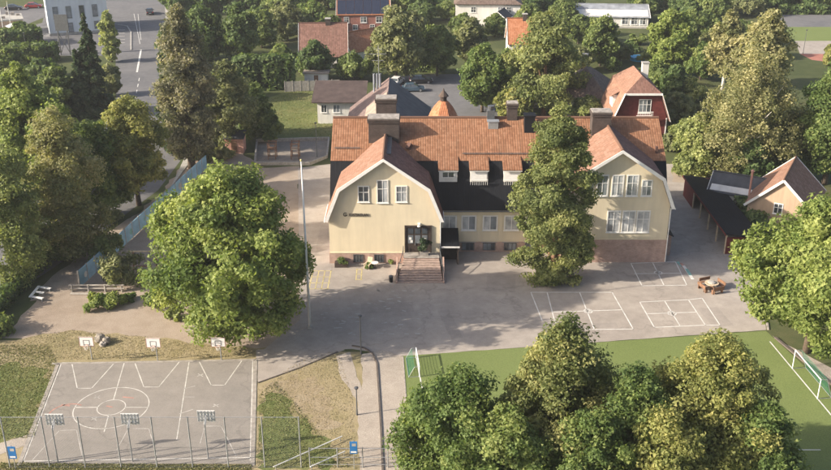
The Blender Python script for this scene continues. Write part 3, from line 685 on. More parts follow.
part(MB().tube([(3.75, 126.5, 12.9), (3.75, 126.5, 13.0), (3.75, 126.5, 13.7), (3.75, 126.5, 14.0)], [.7, .68, .12, .03], 8), 'lantern_roof', 'tile_brown', cu)

# ------------------------------------------------------------------ houses
def house(name, label, x, y, w, d, rz, hw, hr, wall, roof, kind='gable', ov=.4, wins=(), chim=None, trim='white_wood', door=None, thick=.16):
    """ridge along local x; wins: (side, along, z, w, h) side in f(-y) b l(-x) r"""
    t = thing(name, label, 'house', (x, y, 0), rz)
    hx, hd = w / 2, d / 2; kx, kz = hd * .72, hw + hr * .45
    if kind == 'gambrel': pr = [(-hd, 0), (hd, 0), (hd, hw), (kx, kz), (0, hw + hr - .12), (-kx, kz), (-hd, hw)]
    else: pr = [(-hd, 0), (hd, 0), (hd, hw), (0, hw + hr - .12), (-hd, hw)]
    if kind == 'hip': pr = [(-hd, 0), (hd, 0), (hd, hw), (-hd, hw)]
    MB().prism(pr, 'x', -hx, hx).build('wall', wall, t)
    MB().box(-hx - .03, hx + .03, -hd - .03, hd + .03, 0, .45).build('plinth', 'concrete', t)
    if kind == 'hip':
        e, zt, ze, rl = ov, hw + hr, hw - .05, max(.3, hx - hd)
        a, b, c, dd = (-hx - e, -hd - e, ze), (hx + e, -hd - e, ze), (hx + e, hd + e, ze), (-hx - e, hd + e, ze); p, q = (-rl, 0, zt), (rl, 0, zt)
        for fa in ((a, b, q, p), (c, dd, p, q)): MB().slab(*fa, thick).build('roof', roof, t)
        for fa in ((dd, a, p), (b, c, q)):
            mm = MB(); A, B, Q = map(Vector, fa); U = (B - A).normalized(); V = (Q - A) - U * (Q - A).dot(U); V.normalize()
            mm.add([A, B, Q], [(0, 1, 2)], [[(0, 0), ((B - A).length, 0), ((Q - A).dot(U), (Q - A).dot(V))]]); mm.build('roof', roof, t)
    else:
        pts = [(hd + ov, hw - ov * .8), (0, hw + hr)] if kind == 'gable' else [(hd + ov * .8, hw - ov * 1.2), (kx, kz + .12), (0, hw + hr)]
        for (y0, z0), (y1, z1) in zip(pts, pts[1:]):
            MB().slab((-hx - ov, -y0, z0), (hx + ov, -y0, z0), (hx + ov, -y1, z1), (-hx - ov, -y1, z1), thick).build('roof', roof, t)
            MB().slab((hx + ov, y0, z0), (-hx - ov, y0, z0), (-hx - ov, y1, z1), (hx + ov, y1, z1), thick).build('roof', roof, t)
            for sx in (-1, 1):
                for sy in (-1, 1):
                    a = Vector((sx * (hx + ov + .02), sy * y0, z0 - .1)); b = Vector((sx * (hx + ov + .02), sy * y1, z1 - .1)); MB().bar(a, b, .06, .3).build('verge_board', trim, t)
        MB().tube([(-hx - ov, 0, hw + hr + .02), (hx + ov, 0, hw + hr + .02)], .13, 6).build('ridge_tiles', roof, t)
    for s_, al, z0, ww, hh in wins:
        px, py, r = {'f': (al, -hd, 0), 'b': (al, hd, math.pi), 'l': (-hx, al, -math.pi / 2), 'r': (hx, al, math.pi / 2)}[s_]
        window(t, px, py, z0, ww, hh, 2, 2, rz=r, gl=('glass_dark', 'glass_mid'), fr=trim if trim != wall else 'white_wood', fw=.1)
    if door:
        s_, al = door; px, py, r = {'f': (al, -hd, 0), 'r': (hx, al, math.pi / 2), 'l': (-hx, al, -math.pi / 2)}[s_]
        q = MB().box(-.5, .5, -.08, .0, .1, 2.2).build('door', 'brown_wood', t); q.location = (px, py, 0); q.rotation_euler = (0, 0, r)
        MB().tube([(.35, -.12, 1.05), (.35, -.12, 1.25)], .02, 5).build('door_handle', 'steel', q)
    if chim:
        for cx_, cy_, cw, top in chim:
            q = MB().box(cx_ - cw / 2, cx_ + cw / 2, cy_ - .45, cy_ + .45, hw, top).build('chimney', 'chimney_brick', t)
            MB().box(cx_ - cw / 2 - .1, cx_ + cw / 2 + .1, cy_ - .55, cy_ + .55, top, top + .15).build('chimney_cap', 'concrete', q)
    return t
# red timber house behind the right end: half-hipped gambrel, gable to the camera
rh = thing('red_timber_house', 'dark red timber house with white trim and salmon mansard roof behind school', 'house', (35.4, 147, 0))
rh.scale = (.92, .92, .92)
MB().prism([(-4.4, 0), (4.4, 0), (4.4, 4.2), (2.9, 8.2), (-2.9, 8.2), (-4.4, 4.2)], 'y', 0, 11).build('wall', 'falu_red', rh)
MB().box(-4.45, 4.45, -.05, 11.05, 0, .5).build('plinth', 'concrete', rh)
for sx in (-1, 1):
    lo = [(sx * 4.95, -.55, 3.6), (sx * 4.95, 11.5, 3.6), (sx * 3.1, 11.5, 8.45), (sx * 3.1, -.55, 8.45)]
    MB().slab(*lo).build('lower_roof', 'tile_salmon' if sx < 0 else 'tile_red_and_shade', rh)  # right slopes take the darker tile, so their shade is painted in
    MB().slab((sx * 3.12, -.55, 8.4), (sx * 3.12, 11.5, 8.4), (0, 9.0, 10.9), (0, 1.9, 10.9)).build('roof', 'tile_salmon' if sx < 0 else 'tile_red_and_shade', rh)
    MB().bar((sx * 4.95, -.6, 3.55), (sx * 3.1, -.6, 8.4), .08, .42, (0, 1, 0)).build('verge_board', 'white_wood', rh)
    MB().box(sx * 4.4 - .1, sx * 4.4 + .1, -.06, .06, .5, 4.0).build('corner_board', 'white_wood', rh)
m = MB(); m.add([(-3.12, -.55, 8.42), (3.12, -.55, 8.42), (0, 1.9, 10.9)], [(0, 1, 2)], [[(0, 0), (6.2, 0), (3.1, 3.4)]]); m.build('hip_roof', 'tile_red_and_shade', rh)
MB().box(-3.2, 3.2, -.66, -.54, 8.12, 8.46).build('hip_fascia', 'white_wood', rh)
window(rh, .5, 0, 4.9, 2.1, 2.4, 3, 2, gl=('glass_dark', 'glass_mid')); window(rh, -2.4, 0, 1.2, 1.2, 1.5); window(rh, 2.6, 0, 1.2, 1.2, 1.5)
MB().box(-.8, 1.8, -1.0, 0, 4.3, 4.45).build('balcony', 'white_wood', rh)
for i in range(11): MB().box(-.8 + .25 * i, -.74 + .25 * i, -1.0, -.94, 4.45, 5.3).build('baluster', 'white_wood', rh)
MB().box(-.82, 1.82, -1.02, -.92, 5.3, 5.38).build('balcony_rail', 'white_wood', rh)
q = MB().box(-4.4, -3.0, 3.2, 5.6, 5.0, 7.2).build('dormer', 'white_wood', rh); MB().slab((-4.9, 2.9, 7.0), (-4.9, 5.9, 7.0), (-2.2, 5.9, 8.6), (-2.2, 2.9, 8.6), .12).build('dormer_roof', 'tile_salmon', q)
MB().slab((-3.4, -1.9, 3.0), (-.2, -1.9, 3.0), (-.2, 0, 3.9), (-3.4, 0, 3.9), .12).build('porch_roof', 'tile_red_and_shade', rh)
for x in (-3.2, -.4): MB().box(x - .07, x + .07, -1.7, -1.56, 0, 2.95).build('porch_post', 'white_wood', rh)
q = MB().box(.9, 2.0, 6.0, 6.9, 9, 12.0).build('chimney', 'white_stucco', rh); MB().box(.8, 2.1, 5.9, 7.0, 12.0, 12.15).build('chimney_cap', 'concrete', q)
house('brown_roofed_house', 'dark brown roofed white house left of the red timber house', 29.4, 164, 10.5, 8.5, R(74), 3.8, 4.0, 'white_stucco', 'tile_brown', 'hip', .5, wins=(('l', 0, 1, 1.4, 1.3), ('l', -2.3, 1, 1.2, 1.3), ('b', 0, 1, 1.4, 1.3)), chim=((1.5, 0.6, 1.0, 9.4),))
house('small_brown_house', 'low brown roofed house with pale wall beside garden shrubs', 22.5, 168, 6, 6, R(80), 2.6, 2.4, 'white_stucco', 'tile_brown', 'gable', .4, wins=(('l', 0, .9, 1.2, 1.2),))
house('pink_roofed_house', 'white house with steep dull red tiled roof and small chimney', -18.9, 199, 9.2, 9.5, R(3), 2.6, 5.6, 'white_stucco', 'tile_red_and_shade', 'gable', .4, wins=(('f', 3.2, .9, 1.3, 1.4), ('f', .6, .9, 1.3, 1.4), ('l', 0, 4, 1.3, 1.4)), chim=((1.0, 0, 1.0, 9.0),), door=('f', 4.5))
house('orange_roofed_house', 'bright orange tiled house between the red roofed and solar roofed houses', -11.8, 203, 8.5, 6.5, R(38), 2.6, 3.2, 'white_stucco', 'tile_bright', 'gable', .4, wins=(('f', 0, 1, 1.3, 1.3), ('l', 0, 1, 1.2, 1.3)))
bh = house('brick_house', 'red brick house with dark solar panels on its roof', -12.4, 233, 12.2, 9, R(3), 4.4, 2.4, 'red_brick', 'tile_bright', 'gable', .3, wins=(('f', -4, 2.3, 1.2, 1.4), ('f', 0, 2.3, 1.5, 1.4), ('f', 3.6, 2.3, 1.5, 1.4), ('f', -2, .6, 1.2, 1.3), ('f', 2, .6, 1.2, 1.3)), chim=((-4.5, .5, 1.0, 7.6), ))
for i in range(6):
    x0 = -6.1 + 2.03 * i
    MB().slab((x0, -4.6, 4.36), (x0 + 1.95, -4.6, 4.36), (x0 + 1.95, -.15, 6.84), (x0, -.15, 6.84), .05).build('solar_panel', 'solar', bh)
house('far_orange_house', 'bright orange roof peak rising behind the solar roofed brick house', -12.0, 246, 6, 8, R(90), 4.0, 3.2, 'white_stucco', 'tile_bright', 'gable', .3)
house('white_villa', 'white two storey villa with dark roof at the far edge among trees', 17.6, 240, 15.5, 9, R(-2), 5.4, 2.4, 'white_stucco', 'tile_brown', 'hip', .5, wins=(('f', 5, 3.3, 1.3, 1.4), ('f', 3, 3.3, 1.3, 1.4), ('f', -3.5, 3.3, 1.3, 1.4), ('f', -5.5, 1, 1.3, 1.5), ('f', 5.5, 1.0, 1.5, 1.5)))
house('villa_lean_to', 'grey gabled wing standing before the white villa', 20.3, 232, 5, 5.5, R(70), 2.6, 2.0, 'white_stucco', 'grey_metal', 'gable', .4, wins=(('l', 0, .9, 1.2, 1.2),))
house('terracotta_cottage', 'cottage with bright terracotta roof half hidden by the tall pine', 22.2, 207, 5.0, 7, R(0), 3.0, 4.6, 'white_stucco', 'tile_bright', 'gable', .3, chim=((1, 0, .9, 8.4),))
house('long_hall', 'long white hall with pale grey metal roof at far edge right of centre', 47.5, 238, 17, 9, R(-4), 3.0, 1.9, 'white_stucco', 'pale_metal', 'gable', .4, wins=(('f', 3, .9, 1.6, 1.8), ('f', 5.2, .9, 1.6, 1.8), ('f', 7.2, .9, 1.4, 1.8), ('f', -3, .9, 1.4, 1.6)))
tanh = house('tan_gabled_house', 'tan gabled house with pinkish tiled roof on the right beyond the shed', 46.9, 114.5, 9, 7.6, R(62), 3.4, 3.6, 'tan_stucco', 'tile_salmon', 'gable', .4, wins=(('l', .2, 2.4, 1.1, 1.4),))
house('grey_roofed_outbuilding', 'low outbuilding with grey metal roof joined to the tan gabled house', 42.9, 119.5, 7, 5.5, R(152), 2.6, 1.6, 'white_stucco', 'grey_metal', 'gable', .3)
q = thing('flue_pipe', 'thin pinkish flue standing between the tan house and grey roof', 'pipe', (42.6, 115.5, 0)); MB().tube([(0, 0, 0), (0, 0, 6.2)], .14, 8).build('flue', 'pink_wall', q); MB().tube([(0, 0, 6.2), (0, 0, 6.25), (0, 0, 6.5)], [.25, .25, .03], 8).build('flue_cap', 'pink_wall', q)
# white outbuilding behind on the left, mono-pitch
wb = thing('white_outbuilding', 'low white rendered outbuilding with dark brown roof behind the school', 'building', (-12.3, 159.5, 0))
part(MB().prism([(156, 0), (163, 0), (163, 5.0), (156, 3.7)], 'x', -16.3, -8.5), 'wall', 'white_stucco', wb)
part(MB().slab((-17.2, 155.3, 3.85), (-8.2, 155.3, 3.85), (-8.2, 163.5, 5.4), (-17.2, 163.5, 5.4)), 'roof', 'brown_metal', wb)
window(wb, -2.9, -3.5, 1.9, 1.0, 1.4, 2, 1, gl=('glass_dark',)); window(wb, -.8, -3.5, 1.9, 1.2, 1.4, 2, 1, gl=('glass_mid',))
# white office block top left
ob = thing('white_office_block', 'pale blue-white rendered block with tall dark windows beside the road', 'building', (-80.2, 231.5, 0), R(22))
MB().box(-6.8, 6.6, -5, 7, 0, 9.6).build('wall', 'bluewhite_stucco', ob)
MB().box(-7, 6.8, -5.2, 7.2, 9.6, 10.0).build('roof', 'grey_metal', ob)
MB().box(-6.85, 6.65, -5.06, -4.9, 0, .6).build('plinth', 'concrete', ob)
for x in (-4.9, -2.0, .9, 3.8):
    window(ob, x, -5, 3.9, 1.15, 2.7, 1, 2, gl=('glass_dark', 'glass_mid'), fr='dark_steel', fw=.08)
    if x > -4: window(ob, x, -5, .7 + (.4 if x > 0 else 0), 1.1, 2.1 - (.4 if x > 0 else 0), 1, 2, gl=('glass_mid',), fr='dark_steel', fw=.08)
tr = thing('roof_terrace', 'flat roofed annexe with planted terrace left of the white office block', 'building', (-97.0, 227, 0), R(24))
MB().box(-4, 5, -3, 4, 0, 3.4).build('wall', 'tan_stucco', tr); MB().box(-4.2, 5.2, -3.2, 4.2, 3.4, 3.7).build('roof', 'concrete', tr)
rg = random.Random(3)
for i in range(8): x, y = -3.4 + 1.1 * i, rg.uniform(-2.6, 3.6); MB().box(x - .4, x + .4, y - .25, y + .25, 3.7, 3.7 + rg.uniform(.4, .9)).build('roof_planter', 'stone', tr)
# billboard tower
bt = thing('billboard_stand', 'dark framed billboard on braced legs below the white office block', 'sign', P(66, 55))
MB().box(-1.4, 1.4, -.15, .15, 5.2, 8.6).build('panel', 'dark_steel', bt)
for x in (-1.0, 1.0): MB().bar((x, 0, 0), (x, 0, 5.2), .22).build('leg', 'dark_steel', bt)
m = MB(); m.bar((-1, 0, .3), (1, .0, 4.8), .12); m.bar((1, .05, .3), (-1, .05, 4.8), .12); m.bar((-2.6, 1, 0), (-.9, 0, 4.2), .14); m.build('brace', 'dark_steel', bt)
# small pink shed
ps = thing('pink_shed', 'small pinkish plank shed beside the path behind the yard', 'shed', P(236, 151))
MB().box(-1.4, 1.4, -1.2, 1.2, 0, 2.5).build('wall', 'pink_wall', ps); MB().slab((-1.6, -1.5, 2.45), (1.6, -1.5, 2.45), (1.6, 1.5, 2.95), (-1.6, 1.5, 2.95), .1).build('roof', 'grey_metal', ps); MB().box(-.45, .45, -1.25, -1.2, .05, 2).build('door', 'brown_wood', ps)
# red open shed with black roof
rs = thing('red_bike_shed', 'long open fronted red shed with black roof right of the school', 'shed', (38.3, 113.5, 0))
part(MB().slab((36.2, 103.6, 2.75), (40.6, 103.6, 2.25), (40.6, 123.6, 2.25), (36.2, 123.6, 2.75), .12), 'roof', 'black_metal', rs)
part(MB().box(40.2, 40.35, 104, 123.2, 0, 2.1), 'back_wall', 'falu_red', rs); part(MB().box(36.5, 40.2, 123.1, 123.25, 0, 2.4), 'end_wall', 'falu_red', rs); part(MB().box(36.5, 40.2, 104, 104.15, 0, 2.15), 'end_wall', 'falu_red', rs)
part(MB().box(36.4, 36.55, 118.5, 123.1, 0, 2.5), 'front_wall', 'falu_red', rs)
part(MB().box(36.15, 36.25, 103.6, 123.6, 2.5, 2.73), 'fascia', 'falu_red', rs)
for y in (104.1, 107.7, 111.3, 115, 118.4): part(MB().box(36.4, 36.55, y - .09, y + .09, 0, 2.5), 'post', 'pale_wood', rs)

# ------------------------------------------------------------------ trees and plants
PROF = {
 'round': [(0, .55), (.15, .85), (.4, 1), (.65, .9), (.85, .62), (1, .2)],
 'oval':  [(0, .5), (.25, .9), (.5, 1), (.75, .75), (1, .15)],
 'column':[(0, .55), (.15, .85), (.35, .9), (.5, 1), (.62, .85), (.72, .72), (.85, .62), (1, .12)],
 'pine':  [(0, .6), (.2, .9), (.45, 1), (.7, .8), (.9, .5), (1, .15)],
 'spread':[(0, .8), (.3, 1), (.6, .95), (.85, .65), (1, .3)],
 'cone':  [(0, 1), (.3, .8), (.6, .52), (.85, .22), (1, .03)],
 'flame': [(0, .7), (.25, 1), (.5, .85), (.75, .52), (1, .08)],
}
def leaf_mesh(name, pts, nrm, size, tint, asp=.6):
    n = len(pts); rg = np.random.default_rng(n)
    a = rg.normal(size=(n, 3)); a -= nrm * (a * nrm).sum(1, keepdims=True); a /= np.linalg.norm(a, axis=1, keepdims=True) + 1e-9
    b = np.cross(nrm, a); s = size[:, None]
    q = pts - a * s * .7
    v = np.stack([pts + a * s * 1.1, q + b * s * asp * 1.25, q - b * s * asp * 1.25], 1).reshape(-1, 3)
    me = bpy.data.meshes.new(name); me.vertices.add(3 * n); me.vertices.foreach_set('co', v.astype(np.float32).ravel())
    me.loops.add(3 * n); me.loops.foreach_set('vertex_index', np.arange(3 * n, dtype=np.int32))
    me.polygons.add(n); me.polygons.foreach_set('loop_start', np.arange(0, 3 * n, 3, dtype=np.int32))
    at = me.attributes.new('tint', 'FLOAT', 'FACE'); at.data.foreach_set('value', np.clip(tint, 0, 1).astype(np.float32))
    me.update(); me.validate(); return me
def unit(v): return v / (np.linalg.norm(v, axis=-1, keepdims=True) + 1e-9)
def make_crown(seed, prof, R0, z0, z1, ncl, ncr, nleaf, ls, flat=.8, droop=0.0, gap=0.0):
    rg = np.random.default_rng(seed); pt = np.array(PROF[prof])
    nl = max(6, int(ncl / 10)); tl = (np.arange(nl) + rg.random(nl)) / nl; rl = np.interp(tl, pt[:, 0], pt[:, 1])
    LR = np.minimum(R0 * rg.uniform(.32, .5, nl), R0 * (rl * .6 + .12)); LR = np.minimum(LR, (z1 - z0) * .3)
    al = np.arange(nl) * 2.39996 + rg.normal(size=nl) * .35 + seed
    dl = np.maximum(0, R0 * rl - LR * .85) * rg.uniform(.7, 1.05, nl)
    lc = np.stack([dl * np.cos(al), dl * np.sin(al), z0 + LR * .5 + (z1 - z0 - LR * 1.3) * tl], 1)
    n = ncl; li = rg.choice(nl, n, p=LR ** 2 / (LR ** 2).sum())
    o2 = unit(lc[li] * np.array([1, 1, 0]) + 1e-6)
    dd = unit(rg.normal(size=(n, 3)) + o2 * .45 + np.array([0, 0, .25]))
    c = lc[li] + dd * (LR[li] * rg.uniform(.55, .95, n))[:, None] * np.array([1, 1, flat])
    fill = rg.random(n) < .22; c[fill] *= np.array([.6, .6, 1.0]); c[:, 2] = np.clip(c[:, 2], z0 + ncr * .2, z1 - ncr * .3)
    cr = ncr * rg.uniform(.5, 1.15, n)
    k = max(20, nleaf // n); N = n * k; ci = np.repeat(np.arange(n), k)
    d = unit(rg.normal(size=(N, 3)) + np.array([0, 0, .25]))
    rr = cr[ci] * (.2 + .85 * rg.random(N) ** .5)
    off = d * rr[:, None]; off[:, 2] *= flat
    ax = unit(rg.normal(size=(n, 3)))[ci]; off += ax * (off * ax).sum(1, keepdims=True) * .45
    p = c[ci] + off + rg.normal(size=(N, 3)) * ncr * .07
    if droop: p[:, 2] -= droop * (np.hypot(off[:, 0], off[:, 1]) ** 1.3) * rg.random(N)
    out = unit(np.stack([p[:, 0], p[:, 1], (p[:, 2] - (z0 + z1) / 2) * .8], 1))
    nr = unit(d * .7 + out * .5 + np.array([0, 0, .35]) + rg.normal(size=(N, 3)) * .75)
    tint = .5 + .12 * rg.normal(size=nl)[li][ci] + .15 * rg.normal(size=n)[ci] + .15 * rg.normal(size=N)
    return p, nr, ls * rg.uniform(.6, 1.3, N), tint, c
def conifer_crown(seed, R0, z0, z1, nleaf, ls):
    rg = np.random.default_rng(seed); L = []; z = z0; br = []
    while z < z1 - .3:
        f = (z - z0) / (z1 - z0); r = R0 * (1 - f) ** .85 + .15
        for k in range(int(rg.integers(6, 9))):
            br.append((rg.random() * 6.283, z + rg.uniform(-.3, .3), r * rg.uniform(.65, 1.12)))
        z += .55 + .35 * (1 - f)
    br = np.array(br); w = br[:, 2] ** 1.4; cnt = np.maximum(6, (nleaf * w / w.sum()).astype(int)); bi = np.repeat(np.arange(len(br)), cnt); N = len(bi)
    u = rg.random(N) ** .6; a = br[bi, 0] + rg.normal(size=N) * .16 * (1.1 - .4 * u); l = br[bi, 2] * u
    zz = br[bi, 1] - .28 * l + .06 * l * l / R0 - rg.random(N) * .45 * u + rg.normal(size=N) * .1
    p = np.stack([l * np.cos(a), l * np.sin(a), zz], 1)
    nr = unit(np.stack([np.cos(a) * .5, np.sin(a) * .5, np.full(N, .8)], 1) + rg.normal(size=(N, 3)) * .55)
    tint = .35 + .3 * u + .2 * rg.normal(size=N) + .12 * rg.normal(size=len(br))[bi]
    return p, nr, ls * rg.uniform(.6, 1.3, N), tint
def trunk(seed, h, r, targets, base=(0, 0)):
    rg = random.Random(seed); m = MB(); pts = []; rs = []; n = 6
    for i in range(n + 1):
        f = i / n; pts.append((rg.uniform(-.15, .15) * f * 2, rg.uniform(-.15, .15) * f * 2, h * f - .1)); rs.append(r * (1.25 if i == 0 else 1 - .75 * f))
    m.tube(pts, rs, 8)
    for tx, ty, tz in targets:
        zs = max(h * .18, min(tz - 1.0, tz * rg.uniform(.35, .7))); zs = min(zs, h * .9)
        a = Vector((0, 0, zs)); b = Vector((tx, ty, tz)); mid = a.lerp(b, .5) + Vector((0, 0, .08 * (b - a).length)); rr = r * (1 - .75 * zs / h) * .5
        m.tube([a, mid, b], [rr, rr * .6, rr * .18], 5)
    return m
NTREE = [0]
def tree(label, x, y, h, rad, kind='mid', prof='round', z0=None, leaves=6000, ls=.36, ncl=None, clr=None, bark='bark', name='tree', group=None, droop=0, flat=.8, limbs=9, trunk_r=None):
    NTREE[0] += 1; seed = 100 + NTREE[0] * 7
    t = thing(name, label, 'tree', (x, y, 0), 0, group)
    if z0 is None: z0 = h * .18
    if prof == 'conifer':
        p, nr, s, ti = conifer_crown(seed, rad, z0, h, int(leaves * 1.5), ls * .8); tg = []
    else:
        near = leaves >= 13000; leaves = int(leaves * (2.6 if near else 2.0)); ls *= .58 if near else .66; clr = (clr or max(.7, rad * .27)) * .85; ncl = ncl or int(30 + 3.6 * (rad / clr) ** 2 * (h - z0) / rad)
        p, nr, s, ti, c = make_crown(seed, prof, rad, z0, h, ncl, clr, leaves, ls, flat, droop)
        idx = np.random.default_rng(seed).permutation(len(c))[:limbs]; tg = [tuple(float(q) for q in c[i]) for i in idx]
    p[:, 2] = np.maximum(p[:, 2], .15 + .5 * np.abs(np.sin(p[:, 0] * 9)))
    link('crown', leaf_mesh('crown', p, nr, s, ti), 'leaf_' + kind, t)
    trunk(seed, h * .8 if prof != 'conifer' else h * .97, trunk_r or max(.16, h * .021), tg).build('trunk', bark, t, smooth=True)
    return t
def px_tree(label, cx, yb, yt, wpx, kind, prof='round', **k):
    b = P(cx, yb); X, h = ZA(cx, yt, b.y); dep = b.y * math.cos(CAM_TILT) + CAM_H * math.sin(CAM_TILT)
    return tree(label, b.x, b.y, h, wpx / 2 * dep / FPX, kind, prof, **k)

# near and middle trees
px_tree('huge round bright green deciduous tree beside the white flagpole', 233, 333, 166, 172, 'lush', 'spread', z0=1.2, leaves=34000, ls=.34, clr=1.75, limbs=14, trunk_r=.5)
t = px_tree('tall irregular dark green pine standing before the school middle block', 552, 281, 102, 90, 'pine', 'column', z0=-1.6, leaves=34000, ls=.27, clr=1.15, ncl=360, bark='bark_pine', flat=.7, name='pine_tree', trunk_r=.38)
for ch in t.children:
    if ch.name.startswith('crown'): ch.scale = (1, .68, 1)  # crown flattened in depth so sun reaches the right wing front
px_tree('bright green leafy tree at the right edge overhanging the yard', 806, 352, 200, 165, 'lush', 'spread', z0=2.2, leaves=30000, ls=.33, clr=1.5, limbs=14, name='tree')
tree('dark green tree in the near row, leftmost, beside the gravel path', 2.9, 58.5, 12.3, 4.9, 'maple', 'spread', z0=.8, leaves=22000, ls=.22, clr=1.1)
tree('smaller dark green tree filling the near row next to the leftmost', 6.2, 55.5, 10.6, 3.8, 'maple', 'spread', z0=.6, leaves=18000, ls=.22, clr=1.0)
tree('tallest olive green tree of the near row, left of centre', 10.6, 59.5, 15.4, 5.3, 'olive', 'oval', z0=1.0, leaves=30000, ls=.22, clr=1.15)
tree('dark olive tree of the near row between two taller crowns', 15.6, 57.8, 12.9, 3.4, 'maple', 'oval', z0=.8, leaves=20000, ls=.22, clr=1.0)
tree('golden olive tree of the near row, rightmost and wide', 21.2, 59.3, 14.8, 5.6, 'gold', 'oval', z0=1.0, leaves=30000, ls=.22, clr=1.1)
tree('dark green tree filling the near row below the tallest olive one', 12.2, 55.3, 10.8, 4.0, 'maple', 'spread', z0=.6, leaves=18000, ls=.22, clr=1.0)
tree('low golden green tree in front of the wide golden one', 17.3, 54.8, 11.2, 3.3, 'gold', 'spread', z0=.8, leaves=18000, ls=.22, clr=.95)
tree('dark green low tree right below the golden one at the bottom edge', 24.2, 56.2, 11.0, 3.0, 'maple', 'oval', z0=.8, leaves=15000, ls=.22, clr=.95)
# left group along the road
px_tree('bright green maple on the left with a full round crown', 36, 192, 64, 76, 'lush', 'oval', z0=2, leaves=14000, ls=.36, clr=1.5)
px_tree('tall yellow green and brownish tree beside the blue board fence', 74, 258, 106, 78, 'brown', 'spread', z0=.3, leaves=16000, ls=.28, clr=1.2, droop=.35)
px_tree('yellow green crown rising behind the brownish tree', 70, 225, 98, 66, 'lush', 'oval', z0=.5, leaves=9000, ls=.3, clr=1.2)
px_tree('dark green tree between the brownish tree and the yellow one', 104, 214, 118, 60, 'maple', 'spread', z0=.5, leaves=9000, ls=.3, clr=1.2)
px_tree('yellow green tree by the road with bare lower trunk', 139, 205, 94, 70, 'gold', 'spread', z0=2.0, leaves=15000, ls=.3, clr=1.25)
px_tree('pale green weeping tree at the left edge above the hedge', 16, 282, 140, 84, 'pale', 'spread', z0=.5, leaves=15000, ls=.26, clr=1.2, droop=.4)
px_tree('tallest dark spruce beside the road on the left', 96, 114, 12, 40, 'spruce', 'conifer', z0=1, leaves=9000, ls=.38, name='spruce_tree')
px_tree('shorter dark spruce left of the tallest one', 84, 116, 48, 30, 'spruce', 'conifer', z0=.8, leaves=6000, ls=.38, name='spruce_tree')
px_tree('grey brown cone laden spruce right of the road, very tall', 192, 168, 4, 62, 'cone', 'column', z0=1.5, leaves=15000, ls=.36, clr=1.4, droop=.5, flat=.7, name='spruce_tree')
px_tree('dark spruce top behind the grey brown one', 176, 150, 22, 40, 'spruce', 'conifer', z0=1.5, leaves=8000, ls=.4, name='spruce_tree')
px_tree('dusky green tree right of the grey brown spruce', 232, 150, 60, 58, 'grey', 'oval', z0=1.5, leaves=9000, ls=.38)
px_tree('dark green bush tree at the left edge of the garden lawn', 255, 138, 84, 44, 'mid', 'round', z0=.6, leaves=6000, ls=.4)
px_tree('small dark tree among shrubs by the pink shed', 214, 146, 108, 34, 'grey', 'round', z0=.5, leaves=4500, ls=.36)
# beyond the school
px_tree('dark tree before the pink red roofed house', 316, 80, 40, 40, 'dark', 'oval', z0=.5, leaves=6000, ls=.46)
px_tree('rounded green tree right of the pink red roofed house', 354, 80, 52, 38, 'mid', 'round', z0=.5, leaves=5500, ls=.46)
px_tree('large grey olive willow behind the parked cars', 396, 82, 8, 54, 'grey', 'spread', z0=2, leaves=11000, ls=.48, droop=.3)
px_tree('green tree right of the grey olive willow', 437, 76, 24, 44, 'mid', 'spread', z0=1.5, leaves=7500, ls=.48)
px_tree('dusky narrow tree behind the round green one', 470, 66, 16, 34, 'grey', 'oval', z0=1, leaves=6000, ls=.48)
px_tree('round fresh green tree left of the tall pine behind the school', 482, 112, 42, 50, 'maple', 'oval', z0=1, leaves=9000, ls=.42)
px_tree('tall olive pine behind the middle of the school roof', 543, 118, 6, 82, 'pine', 'pine', z0=1.5, leaves=18000, ls=.42, clr=1.9, flat=.55, bark='bark_pine', name='pine_tree')
px_tree('yellow green low tree right behind the school ridge', 512, 122, 88, 46, 'gold', 'round', z0=.5, leaves=5500, ls=.36)
px_tree('small light green tree left of the red timber house', 586, 122, 96, 34, 'pale', 'round', z0=.5, leaves=4500, ls=.36)
px_tree('green tree standing before the long white hall', 600, 66, 14, 40, 'mid', 'oval', z0=1, leaves=7000, ls=.5)
px_tree('light green broad tree behind the red timber house', 667, 74, 8, 50, 'lush', 'spread', z0=1, leaves=11000, ls=.5)
px_tree('fresh green tree among the birches at upper right', 700, 80, 42, 36, 'maple', 'round', z0=1, leaves=6000, ls=.48)
px_tree('big beige birch with white limbs on the upper right', 742, 178, 44, 108, 'birch', 'spread', z0=1.0, leaves=15000, ls=.29, clr=1.5, droop=.5, bark='bark_birch', limbs=34, name='birch_tree', trunk_r=.42)
px_tree('tall pale birch behind the big beige birch', 757, 120, 8, 62, 'birch', 'oval', z0=3, leaves=8000, ls=.42, droop=.4, bark='bark_birch', limbs=26, name='birch_tree', trunk_r=.4)
px_tree('slim pale birch between light green tree and far hedge', 722, 90, 12, 44, 'birch', 'oval', z0=3, leaves=7500, ls=.45, droop=.4, bark='bark_birch', limbs=10, name='birch_tree')
px_tree('olive low birch at the left foot of the big birch', 695, 176, 112, 56, 'pale', 'spread', z0=.6, leaves=8000, ls=.34, droop=.3)
px_tree('bright green maple at the right edge above the tan house', 824, 184, 56, 76, 'maple', 'oval', z0=1.5, leaves=16000, ls=.36, clr=1.6)
px_tree('dark green tree between birch and right edge maple', 786, 178, 112, 52, 'dark', 'round', z0=.6, leaves=8000, ls=.38)
px_tree('dark leafy tree right of the red shed roof', 748, 186, 138, 44, 'dark', 'round', z0=.4, leaves=6000, ls=.36)
